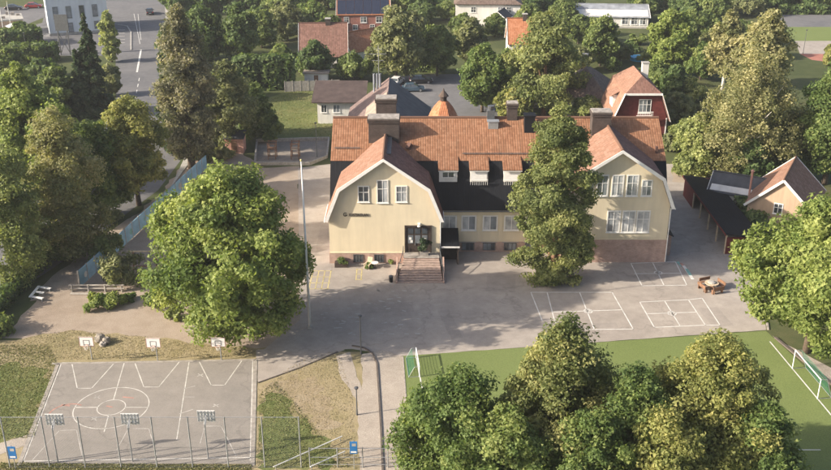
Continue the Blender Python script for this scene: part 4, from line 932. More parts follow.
# upper left background
bgs = [(205, 60, 4, 50, 'dark', 'dark tree behind the grey brown spruce at top'), (240, 60, 2, 44, 'dark', 'dark tree left of the trimmed hedge at top'),
 (262, 48, 8, 36, 'mid', 'green tree above the trimmed hedge'), (288, 40, 2, 40, 'grey', 'greyish tree beyond the pink red roof, left'), (312, 26, 2, 34, 'maple', 'fresh green tree beyond the pink red roof'),
 (330, 36, 14, 26, 'mid', 'small green tree left of the brick house'), (22, 44, 24, 40, 'dark', 'dark shrubby tree left of the billboard'), (8, 80, 46, 40, 'mid', 'green tree at left edge above the maple'),
 (112, 62, 12, 18, 'pale', 'pale slim tree beside the tallest dark spruce'), (60, 118, 66, 44, 'mid', 'dark green tree between maple and spruce'), (170, 66, 24, 20, 'dark', 'dark shrub tree on the right kerb of the road'),
 (422, 22, 0, 34, 'dark', 'dark tree at far edge left of white villa'), (446, 20, 2, 22, 'mid', 'small tree hugging the left of the white villa'), (535, 18, -4, 36, 'dark', 'dark far tree right of the white villa'),
 (562, 26, 0, 36, 'mid', 'far green tree left of the long hall'), (640, 20, -2, 30, 'mid', 'far green tree right of the long hall'), (685, 24, -2, 36, 'dark', 'far dark tree right of the light green one'),
 (712, 18, -2, 30, 'mid', 'far green tree left of the sports ground'), (760, 10, -10, 40, 'dark', 'far dark tree behind the pale birch'), (800, 8, -12, 44, 'dark', 'far dark tree behind the sports ground, left'), (836, 6, -14, 48, 'mid', 'far dark tree behind the sports ground, right'),
 (580, 72, 48, 30, 'grey', 'dusky garden tree before the dense dark tree'), (620, 62, 44, 26, 'grey', 'dusky small garden tree beside the blue pool'), (655, 90, 62, 40, 'mid', 'green tree right behind the red timber house'),
 (676, 128, 92, 40, 'grey', 'greyish tree right of the red timber house'), (495, 36, 14, 26, 'mid', 'green tree in front of the white villa'), (375, 12, -8, 40, 'dark', 'far dark tree behind the brick house'), (340, 8, -8, 36, 'dark', 'far dark tree left behind the brick house'),
 (180, 16, -10, 30, 'dark', 'far dark tree right of the road'), (258, 34, 6, 30, 'dark', 'dark tree far above the trimmed hedge, middle'), (282, 70, 44, 26, 'mid', 'green shrubby tree left of the pink red house wall'), (300, 34, 10, 28, 'mid', 'green tree directly behind the pink red roof'), (350, 30, 14, 20, 'dark', 'small dark tree left behind the orange roof'), (412, 42, 10, 30, 'grey', 'greyish tree between willow and dark far tree'), (462, 40, 12, 26, 'mid', 'green tree left in front of the white villa'), (505, 82, 50, 26, 'mid', 'green shrubby tree below the terracotta roof'), (528, 34, 4, 34, 'mid', 'green tree right of the terracotta roof'), (578, 44, 14, 28, 'mid', 'green tree left before the long hall'), (592, 36, 18, 22, 'pale', 'pale low tree before the left end of the long hall'), (690, 44, 10, 36, 'mid', 'green tree between light green tree and slim birch'), (708, 66, 30, 30, 'grey', 'greyish tree left beside the slim birch'), (738, 60, 20, 34, 'mid', 'green tree between the two tall birches'), (672, 100, 66, 30, 'dark', 'dark tree right beyond the red timber house'), (684, 150, 120, 34, 'pale', 'pale tree beside the right rear corner of school'), (45, 86, 58, 40, 'dark', 'dark tree left of the shorter dark spruce'), (28, 62, 44, 34, 'mid', 'green tree below the hedge at upper left'), (112, 96, 66, 20, 'grey', 'greyish slim tree right of the tallest spruce'), (228, 100, 62, 34, 'dark', 'dark tree left of the trimmed hedge end'), (270, 140, 112, 28, 'mid', 'low green tree at the near left corner of garden lawn'),
 (829, 66, 44, 14, 'gold', 'small golden tree top at the right edge by the court')]
for cx, yb, yt, w, kd, lb in bgs: px_tree(lb, cx, yb, yt, w, kd, 'round', z0=.6, leaves=5000, ls=.5)
for k, (cx, yb, lb) in enumerate(((172, 8, 'far dark tree at top edge just right of the road'), (188, 10, 'far green tree at top edge second right of the road'), (214, 12, 'far tree at the top edge behind the grey brown spruce'), (236, 10, 'far tree at the top edge left of the upper garden trees'), (256, 10, 'far tree at the top edge above the trimmed hedge, left'), (276, 12, 'far tree at the top edge above the trimmed hedge, right'), (298, 10, 'far tree at the top edge above the pink red roof'), (322, 8, 'far tree at the top edge left of the brick house'), (396, 12, 'far tree at the top edge right of the brick house'), (412, 14, 'far tree at the top edge above the willow'), (432, 10, 'far tree at the top edge left of the white villa'), (524, 10, 'far tree at the top edge right of the white villa'), (548, 12, 'far tree at the top edge above the tall olive pine'), (572, 10, 'far tree at the top edge left of the long hall'), (646, 12, 'far tree at the top edge right of the long hall'), (668, 10, 'far tree at the top edge above the light green broad tree'), (690, 12, 'far tree at the top edge right of the light green broad tree'), (708, 14, 'far tree at the top edge left of the slim birch'), (730, 12, 'far tree at the top edge right of the slim birch'), (748, 16, 'far tree at the top edge left of the pale birch'), (776, 10, 'far tree at the top edge right of the pale birch'), (704, 34, 'mid green tree between slim birch and light green tree'), (676, 50, 'dusky tree right of the light green broad tree'), (746, 44, 'dusky tree filling between the pale birches'), )):
    px_tree(lb, cx, yb, yb - 20 - (k * 7) % 5, 26 + (k * 5) % 9, ('dark', 'mid', 'dark', 'grey')[k % 4], 'round', z0=.5, leaves=3500, ls=.55, limbs=4, group='far background trees')
def hedge(label, a, b, w, h, kind='dark', dens=55, ls=.22, name='hedge'):
    a, b = Vector((a[0], a[1])), Vector((b[0], b[1])); L = (b - a).length; mid = (a + b) / 2; ang = math.atan2((b - a).y, (b - a).x)
    t = thing(name, label, 'hedge', (mid.x, mid.y, 0), ang)
    rg = np.random.default_rng(int(L * 100)); n = int(dens * (2 * L * h + L * w + 2 * w * h))
    q = rg.random((n, 3)) * np.array([L, w, h]) - np.array([L / 2, w / 2, 0]); ax = rg.integers(0, 5, n)
    q[ax == 0, 1] = -w / 2; q[ax == 1, 1] = w / 2; q[ax >= 3, 2] = h; e = ax == 2; q[e, 0] = np.sign(q[e, 0]) * L / 2
    bump = .18 * np.sin(q[:, 0] * 1.3) + .12 * np.sin(q[:, 0] * 3.1 + 1)
    q[:, 2] *= 1 + bump / max(h, 1); q[:, 1] *= 1 + bump * .5
    q += rg.normal(size=q.shape) * .14; q[:, 2] = np.abs(q[:, 2]) + .03
    nr = unit(np.stack([q[:, 0] / L, q[:, 1] / w * 2, q[:, 2] / h], 1) + rg.normal(size=(n, 3)) * .6)
    link('foliage', leaf_mesh('foliage', q, nr, ls * rg.uniform(.6, 1.3, n), .5 + .2 * rg.normal(size=n) + .6 * bump), 'leaf_' + kind, t)
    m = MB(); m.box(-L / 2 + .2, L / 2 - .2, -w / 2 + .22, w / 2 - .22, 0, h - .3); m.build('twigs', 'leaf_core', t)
    return t
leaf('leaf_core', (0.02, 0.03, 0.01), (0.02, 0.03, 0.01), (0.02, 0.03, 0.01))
def bush(label, x, y, r, h, kind, leaves=1500, ls=.18, name='shrub', group=None):
    NTREE[0] += 1; t = thing(name, label, 'shrub', (x, y, 0), 0, group); seed = 900 + NTREE[0]
    p, nr, s, ti, c = make_crown(seed, 'spread', r, .1, h, 26, r * .32, leaves, ls, .8)
    p[:, 2] = np.abs(p[:, 2]) + .02
    link('foliage', leaf_mesh('foliage', p, nr, s, ti), 'leaf_' + kind, t)
    m = MB()
    for i in range(5): a = i * 1.257; m.tube([(0, 0, -.05), (.4 * r * math.cos(a), .4 * r * math.sin(a), h * .6)], [.05, .015], 5)
    m.build('stem', 'bark', t); return t
hedge('tall dark hedge along the left road fence, near the E-shaped rack', P(-24, 334), P(52, 256), 1.5, 1.5, 'dark', ls=.2)
hedge('bushy hedge corner at the lower left', P(-22, 342), P(8, 330), 1.8, 1.5, 'mid', ls=.2)
hedge('long trimmed dark hedge by the upper garden', P(236, 90), P(294, 88), 2.5, 6.0, 'dark', 18, .42)
hedge('dark clipped hedge at upper left below the billboard', P(12, 62), P(58, 60), 3, 3.4, 'dark', 14, .45)
hedge('dark hedge at upper left by the car park', P(0, 48), P(42, 44), 3, 3.4, 'dark', 14, .45)
hedge('sunlit shrub row behind the red shed roof', P(676, 172), P(770, 170), 2.0, 1.8, 'pale', 24, .28)
hedge('dark shrub row along the back of the red shed', (42.2, 106), (42.2, 122), 1.6, 2.2, 'dark', 30, .25)
hedge('low green hedge along the far sports ground', P(780, 14), P(850, 14), 2, 2, 'dark', 8, .5)
hedge('long dark hedge behind the parked cars', P(440, 72), P(400, 70), 2, 2, 'mid', 12, .4)
for x, y, r, h, kd, lb, n in ((122, 286, 2.9, 4.0, 'grey', 'wispy olive shrub beside the log rails', 5000), (98, 308, 1.4, 1.4, 'lush', 'bright green low shrub below the log rails, left', 2200), (114, 306, 1.3, 1.4, 'lush', 'bright green low shrub below the log rails, right', 2200),
  (62, 262, 1.6, 2.2, 'mid', 'green shrub at the upper end of the left hedge', 2200), (84, 250, 1.8, 2.6, 'dark', 'dark shrub below the brownish tree by blue fence', 2400), (58, 244, 1.8, 2.4, 'pale', 'pale shrub on the road verge under the brownish tree', 2200), (112, 222, 1.5, 1.8, 'brown', 'brownish shrub on the road verge by blue fence', 1800), (30, 262, 1.8, 2.2, 'pale', 'pale shrub under the weeping tree on verge', 2000),
  (154, 306, 1.3, 1.6, 'mid', 'dull green low shrub left of the huge tree', 2000), (176, 318, 1.1, 1.2, 'pale', 'pale green low shrub under the huge tree', 1600), (108, 262, 2.4, 3.4, 'mid', 'green shrub before the blue board fence', 3500),
  (645, 62, 2.0, 2.0, 'pale', 'pale garden shrub behind the red timber house', 1200), (612, 70, 2.0, 2.2, 'mid', 'green garden shrub behind the brown roofed house', 1200), (628, 52, 2.2, 2.2, 'dark', 'dark garden shrub near the blue pool', 1200), (640, 45, 2.2, 2.4, 'mid', 'mid green garden shrub before the long hall', 1200), (590, 60, 2.2, 2.6, 'pale', 'pale green garden shrub left in the far garden', 1200),
  (604, 42, 2.2, 2.2, 'gold', 'yellow green garden shrub in the far garden', 1200), (690, 100, 3, 4, 'pale', 'pale shrub mass right of the red timber house', 3000), (700, 128, 3, 3.6, 'birch', 'beige shrub mass at the left of the big birch', 3000), (665, 150, 2, 2.4, 'grey', 'greyish shrub at the right corner behind the school', 1800),
  (735, 176, 2.4, 3.0, 'pale', 'sunlit yellow green shrub at the foot of the big birch', 2600), (300, 74, 2.2, 3, 'dark', 'dark shrub below the pink red roofed house', 1600), (200, 160, 2, 2.4, 'grey', 'dusky shrub at the end of the blue board fence', 2000), (225, 158, 1.6, 1.6, 'brown', 'brownish shrub beside the pink shed', 1400),
  (370, 268, .5, .5, 'maple', 'small green plant bed beside the entrance stairs', 500), (390, 262, .6, .5, 'maple', 'green shrub at the left cheek of the stairs', 600), (770, 250, 1.2, 1.3, 'mid', 'green shrub beyond the picnic table at yard edge', 1400), (130, 300, .8, .8, 'maple', 'tiny green shrub right of the bright ones', 900)):
    p = P(x, y); bush(lb, p.x, p.y, r, h, kd, n, .17 if y > 200 else .32)

# grass tufts (uncountable)
def inpoly(pts, poly):
    x, y = pts[:, 0], pts[:, 1]; r = np.zeros(len(pts), bool); j = len(poly) - 1
    for i in range(len(poly)):
        xi, yi = poly[i]; xj, yj = poly[j]; c = ((yi > y) != (yj > y)) & (x < (xj - xi) * (y - yi) / (yj - yi + 1e-12) + xi); r ^= c; j = i
    return r
def tufts(label, poly, n, h, kind, seed):
    rg = np.random.default_rng(seed); poly = np.array([tuple(p) for p in poly]); lo, hi = poly.min(0), poly.max(0)
    q = lo + rg.random((n, 2)) * (hi - lo); q = q[inpoly(q, poly)]; k = len(q)
    p = np.column_stack([q, h * rg.uniform(.2, .6, k)]); nr = unit(np.column_stack([rg.normal(size=(k, 2)), rg.random(k) * .8]))
    o = link('grass', leaf_mesh('grass', p, nr, h * rg.uniform(.5, 1.2, k), .5 + .25 * rg.normal(size=k), .35), 'leaf_' + kind)
    o['kind'] = 'stuff'; o['label'] = label; o['category'] = 'grass'
tufts('short green grass left of the basketball court', PX((-10, 425), (-10, 345), (48, 345), (57, 362), (34, 438), (-10, 440)), 15000, .09, 'blade', 1)
tufts('dry pale grass between the court and the shrubs', PX((-20, 352), (30, 337), (70, 330), (140, 336), (215, 346), (255, 350), (255, 357), (60, 360), (45, 356)), 12000, .07, 'straw', 2)
tufts('green grass below the worn slope patch', PX((257, 468), (259, 395), (275, 380), (300, 408), (330, 447), (350, 468)), 9000, .09, 'blade', 3)
tufts('dry grass on the slope beside the gravel path', PX((257, 390), (300, 360), (338, 350), (352, 396), (356, 468)), 10000, .07, 'straw', 4)
tufts('green grass strip along the bottom fence', PX((0, 463), (252, 465), (252, 472), (0, 472)), 6000, .1, 'blade', 5)
tufts('sunlit grass of the garden lawn behind the school', PX((250, 134), (264, 101), (300, 90), (333, 92), (348, 138)), 9000, .12, 'blade', 6)

# ------------------------------------------------------------------ fences
# tall ball fence along the bottom
bf = thing('ball_fence', 'tall grey chain-link ball fence along the bottom behind the basketball court', 'fence', (-22, 63.4, 0))
xs = [-32.3, -29.15, -26.3, -23.45, -20.6, -17.75, -14.9, -12.0, -9.1]; FH = 4.8
for x in xs: MB().tube([(x + 22, 0, 0), (x + 22, 0, FH)], .055, 6).build('post', 'steel', bf)
for a, b in zip(xs, xs[1:]):
    m = MB(); w = b - a; sp = .22; n = int((w + FH) / sp)
    for i in range(n):
        for d in (1, -1):
            s0 = i * sp - FH
            pts = [(max(0, s0), max(0, -s0)), (min(w, s0 + FH), min(FH, w - s0))]
            if pts[1][0] <= pts[0][0]: continue
            (xa, za), (xb, zb) = pts
            if d < 0: xa, xb = w - xa, w - xb
            m.add([(a + 22 + xa, .01 * d, za), (a + 22 + xb, .01 * d, zb), (a + 22 + xb, .01 * d, zb + .007), (a + 22 + xa, .01 * d, za + .007)], [(0, 1, 2, 3)])
    m.build('chain_link_panel', 'steel', bf)
    MB().tube([(a + 22, 0, FH - .03), (b + 22, 0, FH - .03)], .022, 5).build('top_rail', 'steel', bf)
    MB().tube([(a + 22, 0, .06), (b + 22, 0, .06)], .02, 5).build('bottom_wire', 'dark_steel', bf)
lf = thing('low_fence', 'low grey post and rail fence by the path at the bottom', 'fence', (-5, 63.4, 0))
for x in (-8.4, -6.2, -4.2, -2.2, -1.0, 1.6): MB().tube([(x + 5, 0, 0), (x + 5, 0, 1.9)], .05, 6).build('post', 'steel', lf)
for zz in (.3, 1.0, 1.85): MB().tube([(-3.4, 0, zz), (6.6, 0, zz)], .025, 5).build('rail', 'steel', lf)
for k, (a, b) in enumerate((((174 / 5.19 + 240, 467), (530 / 5.19 + 240, 436.5)), ((365 / 5.19 + 240, 467), (545 / 5.19 + 240, 451.5)))):
    p, q = P(*a, .35), P(*b, .35); pb = thing('slanting_rail', ['upper', 'lower'][k] + ' pale slanting rail on the grass slope by the bottom fence', 'rail', (p.x, p.y, 0))
    d = q - p; MB().tube([(0, 0, .38), (d.x, d.y, .38)], .05, 6).build('rail', 'white_wood', pb)
    for f in (.03, .5, .97): MB().tube([(d.x * f, d.y * f, 0), (d.x * f, d.y * f, .36)], .035, 6).build('post', 'steel', pb)
def blue_sign(px, py, lb, y0=63.2):
    X, Z = ZA(px, py, y0); s = thing('blue_sign', lb, 'sign', (X, y0, 0))
    MB().box(-.3, .3, -.03, .03, Z - .62, Z + .5).build('panel', 'sign_blue', s)
    MB().box(-.22, .22, -.036, -.032, Z - .52, Z - .38).build('text_band', 'white_wood', s); MB().box(-.12, .2, -.036, -.032, Z + .1, Z + .35).build('pictogram', 'paint_worn', s)
    MB().tube([(0, .06, 0), (0, .06, Z + .6)], .035, 6).build('post', 'steel', s)
blue_sign(12, 452, 'blue notice sign at the bottom left corner of the fence')
blue_sign(353.5, 447, 'blue notice sign beside the path at the bottom fence')
# blue painted board fence
a, b = P(80, 288), P(207, 168); d = (b - a); L = d.length; ang = math.atan2(d.y, d.x)
pf = thing('painted_board_fence', 'long light blue painted board fence between the road and the yard', 'fence', a, ang); n = 20
for i in range(n):
    x0 = L * i / n; MB().box(x0 + .04, x0 + L / n - .04, -.04, .04, .08, 2.0).build('panel', 'blue_board', pf)
    MB().box(x0 - .06, x0 + .06, -.07, .07, 0, 2.1).build('post', 'grey_wood', pf)
rg = random.Random(4)
for i in range(9):
    x0 = L * (i * 2 + .5) / n; c = rg.choice(['paint_red', 'paint_white', 'paint_teal', 'paint_worn']); m = MB(); r = rg.uniform(.3, .6)
    m.prism([(x0 + .6 + r * math.cos(t * .7) * rg.uniform(.7, 1.1), 1.0 + r * math.sin(t * .7) * rg.uniform(.7, 1.1)) for t in range(9)], 'y', -.05, -.041)
    m.build('painting', c, pf)
# road-side mesh fence on the left
mf = thing('road_mesh_fence', 'thin grey mesh fence between left road and hedge', 'fence', P(-36, 330)); a, b = P(-36, 330), P(40, 256); dd = b - a
for i in range(8): f = i / 7; MB().tube([(dd.x * f, dd.y * f, 0), (dd.x * f, dd.y * f, 2.0)], .04, 6).build('post', 'steel', mf)
for zz in (.1, .5, .9, 1.3, 1.7, 1.98): MB().tube([(0, 0, zz), (dd.x, dd.y, zz)], .012, 4).build('wire', 'steel', mf)
# play area border and frames
pb = thing('play_area_border', 'low grey timber border round the sandy play area behind the yard', 'border', P(290, 153)); o = P(290, 153)
ptb = [P(*p) for p in ((257, 142), (329, 140), (327, 158), (310, 165), (255, 165), (257, 142))]
for u, v in zip(ptb, ptb[1:]): MB().bar(Vector((u.x - o.x, u.y - o.y, .25)), Vector((v.x - o.x, v.y - o.y, .25)), .25, .5).build('board', 'grey_wood', pb)
for k, px in enumerate((272.5, 295.5)):
    o = P(px, 158.5); f = thing('climbing_frame', ['left', 'right'][k] + ' brown timber climbing frame in the sandy play area', 'climbing frame', o)
    for x in (-.55, .55):
        for y in (-.5, .9): MB().bar((x, y, 0), (x, y, 2.6), .13).build('post', 'brown_wood', f)
    for y in (-.5, .9): MB().bar((-.65, y, 2.45), (.65, y, 2.45), .12).build('beam', 'brown_wood', f)
    for zz in (.6, 1.2, 1.8): MB().bar((-.55, -.5, zz), (.55, -.5, zz), .07).build('rung', 'brown_wood', f)
    MB().box(-.6, .6, -.5, .9, 1.5, 1.56).build('platform', 'pale_wood' if k else 'brown_wood', f)
# garden fence behind lawn
gf = thing('garden_fence', 'grey board fence at the far edge of the garden lawn', 'fence', P(312, 90)); o = P(312, 90); u, v = P(285, 92), P(340, 90)
for i in range(7):
    p = u.lerp(v, i / 7); q = u.lerp(v, (i + 1) / 7); MB().bar(Vector((p.x - o.x + .03, p.y - o.y, 1.0)), Vector((q.x - o.x - .03, q.y - o.y, 1.0)), .06, 1.9).build('panel', 'grey_wood', gf)
    MB().bar(Vector((p.x - o.x, p.y - o.y, 0)), Vector((p.x - o.x, p.y - o.y, 2.1)), .12).build('post', 'grey_wood', gf)
gs = thing('garden_shed', 'small flat roofed beige shed by the garden lawn', 'shed', P(317, 84)); MB().box(-2.2, 2.2, -1.2, 1.2, 0, 2.3).build('wall', 'white_stucco', gs); MB().box(-2.5, 2.5, -1.5, 1.5, 2.3, 2.5).build('roof', 'sand', gs)
MB().box(-.4, .4, -1.24, -1.2, .05, 2).build('door', 'brown_wood', gs)

# ------------------------------------------------------------------ sports furniture
def hoop(label, x, y, face, scale=1.0, back=False, top=3.2, group=None):
    """face=-1: board faces the camera side (-y), +1: faces away"""
    t = thing('basketball_hoop', label, 'basketball hoop', (x, y, 0), 0 if face < 0 else math.pi, group)
    bw, bhh = .68 * scale, .5 * scale; zc = top - bhh; yb = -.75
    MB().tube([(0, 0, 0), (0, 0, zc - .3), (0, -.1, zc - .1)], .055, 8).build('pole', 'steel', t)
    m = MB(); m.bar((0, 0, zc - .3), (0, yb + .05, zc + .1), .07); m.bar((0, 0, zc - .7), (0, yb + .05, zc - .2), .06); m.build('arm', 'steel', t)
    bd = MB().box(-bw, bw, yb - .02, yb + .02, zc - bhh, zc + bhh).build('backboard', 'white_wood', t)
    m = MB()
    for x0, x1, z0, z1 in ((-.3, .3, .22, .27), (-.3, .3, -.25, -.2), (-.3, -.25, -.2, .22), (.25, .3, -.2, .22)): m.box(x0, x1, yb - .03, yb - .022, zc + z0 - .1, zc + z1 - .1)
    m.build('target_square', 'dark_steel', bd)
    m = MB(); e = .05
    for x0, x1, z0, z1 in ((-bw, bw, bhh - e, bhh), (-bw, bw, -bhh, -bhh + e), (-bw, -bw + e, -bhh + e, bhh - e), (bw - e, bw, -bhh + e, bhh - e)): m.box(x0, x1, yb - .03, yb - .022, zc + z0, zc + z1)
    m.build('board_edge', 'paint_red' if not back else 'steel', bd)
    if back:
        m = MB()
        for i in range(6): xx = -bw + .06 + (2 * bw - .12) * i / 5; m.box(xx - .035, xx + .035, yb + .022, yb + .06, zc - bhh + .04, zc + bhh - .04)
        for zz in (-.3, .05, .38): m.box(-bw + .03, bw - .03, yb + .06, yb + .09, zc + zz * scale - .03, zc + zz * scale + .03)
        m.build('back_lattice', 'steel', bd)
    m = MB(); zr = zc - .3
    pts = [(.22 * math.cos(R(30 * k)), yb - .3 + .22 * math.sin(R(30 * k)), zr) for k in range(13)]; m.tube(pts, .02, 5, False); m.bar((0, yb, zr), (0, yb - .08, zr), .1, .03); rim = m.build('rim', 'paint_red', t)
    m = MB()
    for k in range(12):
        a0, a1 = R(30 * k), R(30 * k + 30)
        for q in (a1, a0 - R(30)): m.bar((.22 * math.cos(a0), yb - .3 + .22 * math.sin(a0), zr), (.12 * math.cos(q), yb - .3 + .12 * math.sin(q), zr - .4), .012)
    m.build('net', 'white_wood', rim)
for k, (zx, zy) in enumerate(((293, 97), (503, 101), (707, 99))):
    p = Z1(zx, zy); hoop(['left', 'middle', 'right'][k] + ' basketball hoop of the far row on the court edge', p[0], p[1] + .15, -1, 1.0, top=2.9, group='basketball hoops')
for k, (zx, zy) in enumerate(((187, 420), (425, 418), (666, 408))):
    p = Z1(zx, zy); hoop(['left', 'middle', 'right'][k] + ' basketball hoop of the near row, seen from behind', p[0], p[1] - .1, 1, 1.05, True, top=4.1, group='basketball hoops')
def goal(label, c0, c1, depth, h):
    a, b = Vector((c0[0], c0[1], 0)), Vector((c1[0], c1[1], 0)); d = b - a; ang = math.atan2(d.y, d.x); L = d.length
    t = thing('football_goal', label, 'goal', a, ang); e = .05
    for x in (0, L): MB().tube([(x, 0, 0), (x, 0, h)], e, 8).build('post', 'white_wood', t)
    MB().tube([(-e, 0, h), (L + e, 0, h)], e, 8).build('crossbar', 'white_wood', t)
    m = MB()
    for x in (0, L): m.tube([(x, 0, h), (x, depth * .45, h), (x, depth, .05), (x, 0, .05)], .03, 6)
    m.tube([(0, depth, .05), (L, depth, .05)], .03, 6); m.build('net_frame', 'steel', t)
    m = MB(); n = int(L / .2)
    for i in range(n + 1):
        x = L * i / n; m.bar((x, 0, h), (x, depth * .45, h), .008); m.bar((x, depth * .45, h), (x, depth, .05), .014)
    for j in range(10):
        f = j / 10; y = depth * (.45 + .55 * f); zz = h + (.05 - h) * f; m.bar((0, y, zz), (L, y, zz), .014)
    m.build('net', 'net_green', t); return t
g0, g1 = P(817.3, 399), P(792.3, 368.7)
goal('white football goal with green net on the right side of the green pitch', g0[:2], g1[:2], -1.3 if (g1 - g0).x > 0 else -1.3, 2.0)
g0, g1 = P(419.5, 377), P(416.2, 358)
goal('small white football goal at the left end of the green pitch', g0[:2], g1[:2], 1.0, 1.1)
# flagpole
fp = P(310, 328); f = thing('flagpole', 'tall white flagpole standing at the edge of the yard', 'flagpole', fp)
MB().tube([(0, 0, 0), (-.02, 0, 9), (-.06, 0, 17.8)], [.13, .1, .05], 10).build('pole', 'white_wood', f, smooth=True)
MB().tube([(-.06, 0, 17.8), (-.06, 0, 17.85), (-.06, 0, 18.0), (-.06, 0, 18.05)], [.03, .1, .1, .02], 8).build('finial', 'paint_yellow', f); MB().box(-.22, .22, -.22, .22, 0, .25).build('foot', 'concrete', f)
MB().tube([(.14, 0, 1.2), (.02, 0, 17.6)], .008, 4).build('halyard', 'white_wood', f)
# lamp posts
def lamp(label, x, y, h):
    t = thing('street_lamp', label, 'lamp post', (x, y, 0)); MB().tube([(0, 0, 0), (0, 0, .8), (0, 0, h)], [.09, .06, .045], 8).build('pole', 'dark_steel', t)
    MB().tube([(0, 0, h), (0, 0, h + .08), (0, 0, h + .2), (0, 0, h + .26)], [.06, .16, .2, .06], 10).build('lamp_head', 'grey_metal', t)
p = P(361, 354); lamp('slim lamp post where the yard meets the gravel path', p.x, p.y, 4.0)
p = P(357, 415); lamp('slim lamp post beside the gravel path near the blue sign', p.x, p.y, 2.6)
p = P(317, 157); lamp('slim lamp post behind the sandy play area', p.x, p.y, 5.2)
p = P(28, 60); lamp('grey lamp post at upper left by the clipped hedge', p.x, p.y, 5.5)
p = P(803, 54); lamp('tall thin floodlight by the far sports court', p.x, p.y, 5)
# round picnic table
o = P(711, 289); pt = thing('round_picnic_table', 'round brown picnic table with attached benches on the right of the yard', 'picnic table', o, R(20))
MB().tube([(0, 0, .7), (0, 0, .78)], .75, 14).build('table_top', 'pale_wood', pt); MB().tube([(0, 0, 0), (0, 0, .7)], .12, 8).build('pedestal', 'brown_wood', pt)
MB().tube([(0, 0, .781), (0, 0, .9), (0, 0, .98)], [.45, .42, .2], 10).build('sandbag', 'concrete', pt)
for k in range(4):
    a = k * math.pi / 2; q = MB().box(-.66, .66, -.18, .18, .4, .46).build('seat', 'brown_wood', pt); q.location = (1.08 * math.cos(a), 1.08 * math.sin(a), 0); q.rotation_euler = (0, 0, a + math.pi / 2)
    for s in (-.6, .6): MB().box(s - .05, s + .05, -.15, .15, 0, .4).build('leg', 'brown_wood', q)
    q = MB().box(-.7, .7, -.03, .03, .5, .85).build('backrest', 'brown_wood', pt); q.location = (1.3 * math.cos(a), 1.3 * math.sin(a), 0); q.rotation_euler = (0, 0, a + math.pi / 2)
    MB().bar((.1 * math.cos(a), .1 * math.sin(a), .3), (1.1 * math.cos(a), 1.1 * math.sin(a), .38), .08).build('arm', 'brown_wood', pt)
    for s in (-.5, .5): MB().box(s - .04, s + .04, -.04, .04, .1, .5).build('back_post', 'brown_wood', q)
# E-shaped white rack
o = P(38, 293); er = thing('e_shaped_rack', 'white E-shaped rack lying low beside the tall dark hedge', 'rack', o)
u0, u1, bd = P(39, 286, .4) - o, P(30, 297, .4) - o, (P(51, 288) - P(39, 286)); bd.z = 0
MB().bar(u0, u1, .28, .1).build('spine', 'white_wood', er)
for f, l in ((0.06, 1), (.5, .75), (.94, 1)): p = u0.lerp(u1, f); MB().bar(p + bd * .16, p + bd * l, .28, .095).build('bar', 'white_wood', er)
for f, l in ((0.06, .9), (.94, .9), (.06, .05), (.94, .05)): p = u0.lerp(u1, f) + bd * l; MB().box(p.x - .05, p.x + .05, p.y - .05, p.y + .05, 0, .36).build('leg', 'steel', er)
# log rails and timber frame under the trees
o = P(100, 292); lr = thing('log_rails', 'low grey log rails between the blue fence and the bright shrubs', 'fence', o)
for x in (-3.0, -1.2, .6, 2.4): MB().tube([(x, 0, 0), (x, 0, .9)], .1, 7).build('post', 'grey_wood', lr)
for zz in (.4, .8): MB().tube([(-3.3, .05, zz), (2.7, -.02, zz + .05)], .08, 7).build('rail', 'grey_wood', lr)
MB().tube([(-3.0, -.6, .1), (1.5, -.7, .1)], .14, 7).build('log', 'grey_wood', lr)
o = P(146, 270); tf = thing('timber_frame', 'brown timber frame with pale beam left of the huge tree', 'frame', o)
for x in (-1.4, 1.2): MB().bar((x, 0, 0), (x + .2, 0, 2.3), .14).build('post', 'brown_wood', tf)
MB().bar((-1.9, 0, 2.35), (1.8, 0, 2.35), .14).build('beam', 'pale_wood', tf)
for x in (-1.0, .6): MB().bar((x, 0, 0.5), (x, 0, 2.3), .03).build('rope', 'dark_wood', tf)
MB().box(-1.1, .7, -.15, .15, .45, .52).build('swing_seat', 'brown_wood', tf)
# stones near hoops
def rock(label, x, y, sx, sy, sz, seed, mat='stone'):
    bm = bmesh.new(); bmesh.ops.create_icosphere(bm, subdivisions=2, radius=1); rg = random.Random(seed)
    for v in bm.verts: k = rg.uniform(.82, 1.12); v.co = Vector((v.co.x * sx * k, v.co.y * sy * k, max(-.05, (v.co.z * .9 + .55) * sz * k)))
    me = bpy.data.meshes.new('boulder'); bm.to_mesh(me); bm.free(); o_ = link('boulder', me, mat); o_.location = (x, y, 0); tag(o_, label, 'boulder'); return o_
p = P(100, 341); rock('large pale boulder behind the left far hoop', p.x, p.y, .6, .5, .5, 1, 'rock_grey')
p = P(107, 343); rock('smaller grey boulder right of the large pale one', p.x, p.y, .45, .4, .45, 2, 'rock_grey')
p = P(103, 346); rock('small dark boulder before the pale ones', p.x, p.y, .35, .3, .35, 3)
def bench(label, x, y, rz, mat='grey_wood', w=1.6, table=True):
    t = thing('picnic_bench', label, 'bench', (x, y, 0), rz)
    if table:
        for k in range(3): MB().box(-w / 2, w / 2, -.36 + .25 * k, -.14 + .25 * k, .7, .75).build('table_plank', mat, t)
    for s in (-1, 1):
        MB().box(-w / 2, w / 2, s * .7 - .14, s * .7 + .14, .42, .46).build('seat', mat, t)
        m = MB(); x0 = s * w * .36; m.bar((x0, -.75, 0), (x0, -.25, .7), .08); m.bar((x0, .75, 0), (x0, .25, .7), .08); m.bar((x0, -.8, .38), (x0, .8, .38), .07); m.build('leg', mat, t)
p = P(198, 333); bench('weathered picnic bench in the shade of the huge tree, left', p.x, p.y, R(70))
p = P(218, 331); bench('brown picnic bench in the shade of the huge tree, right', p.x, p.y, R(100), 'brown_wood')
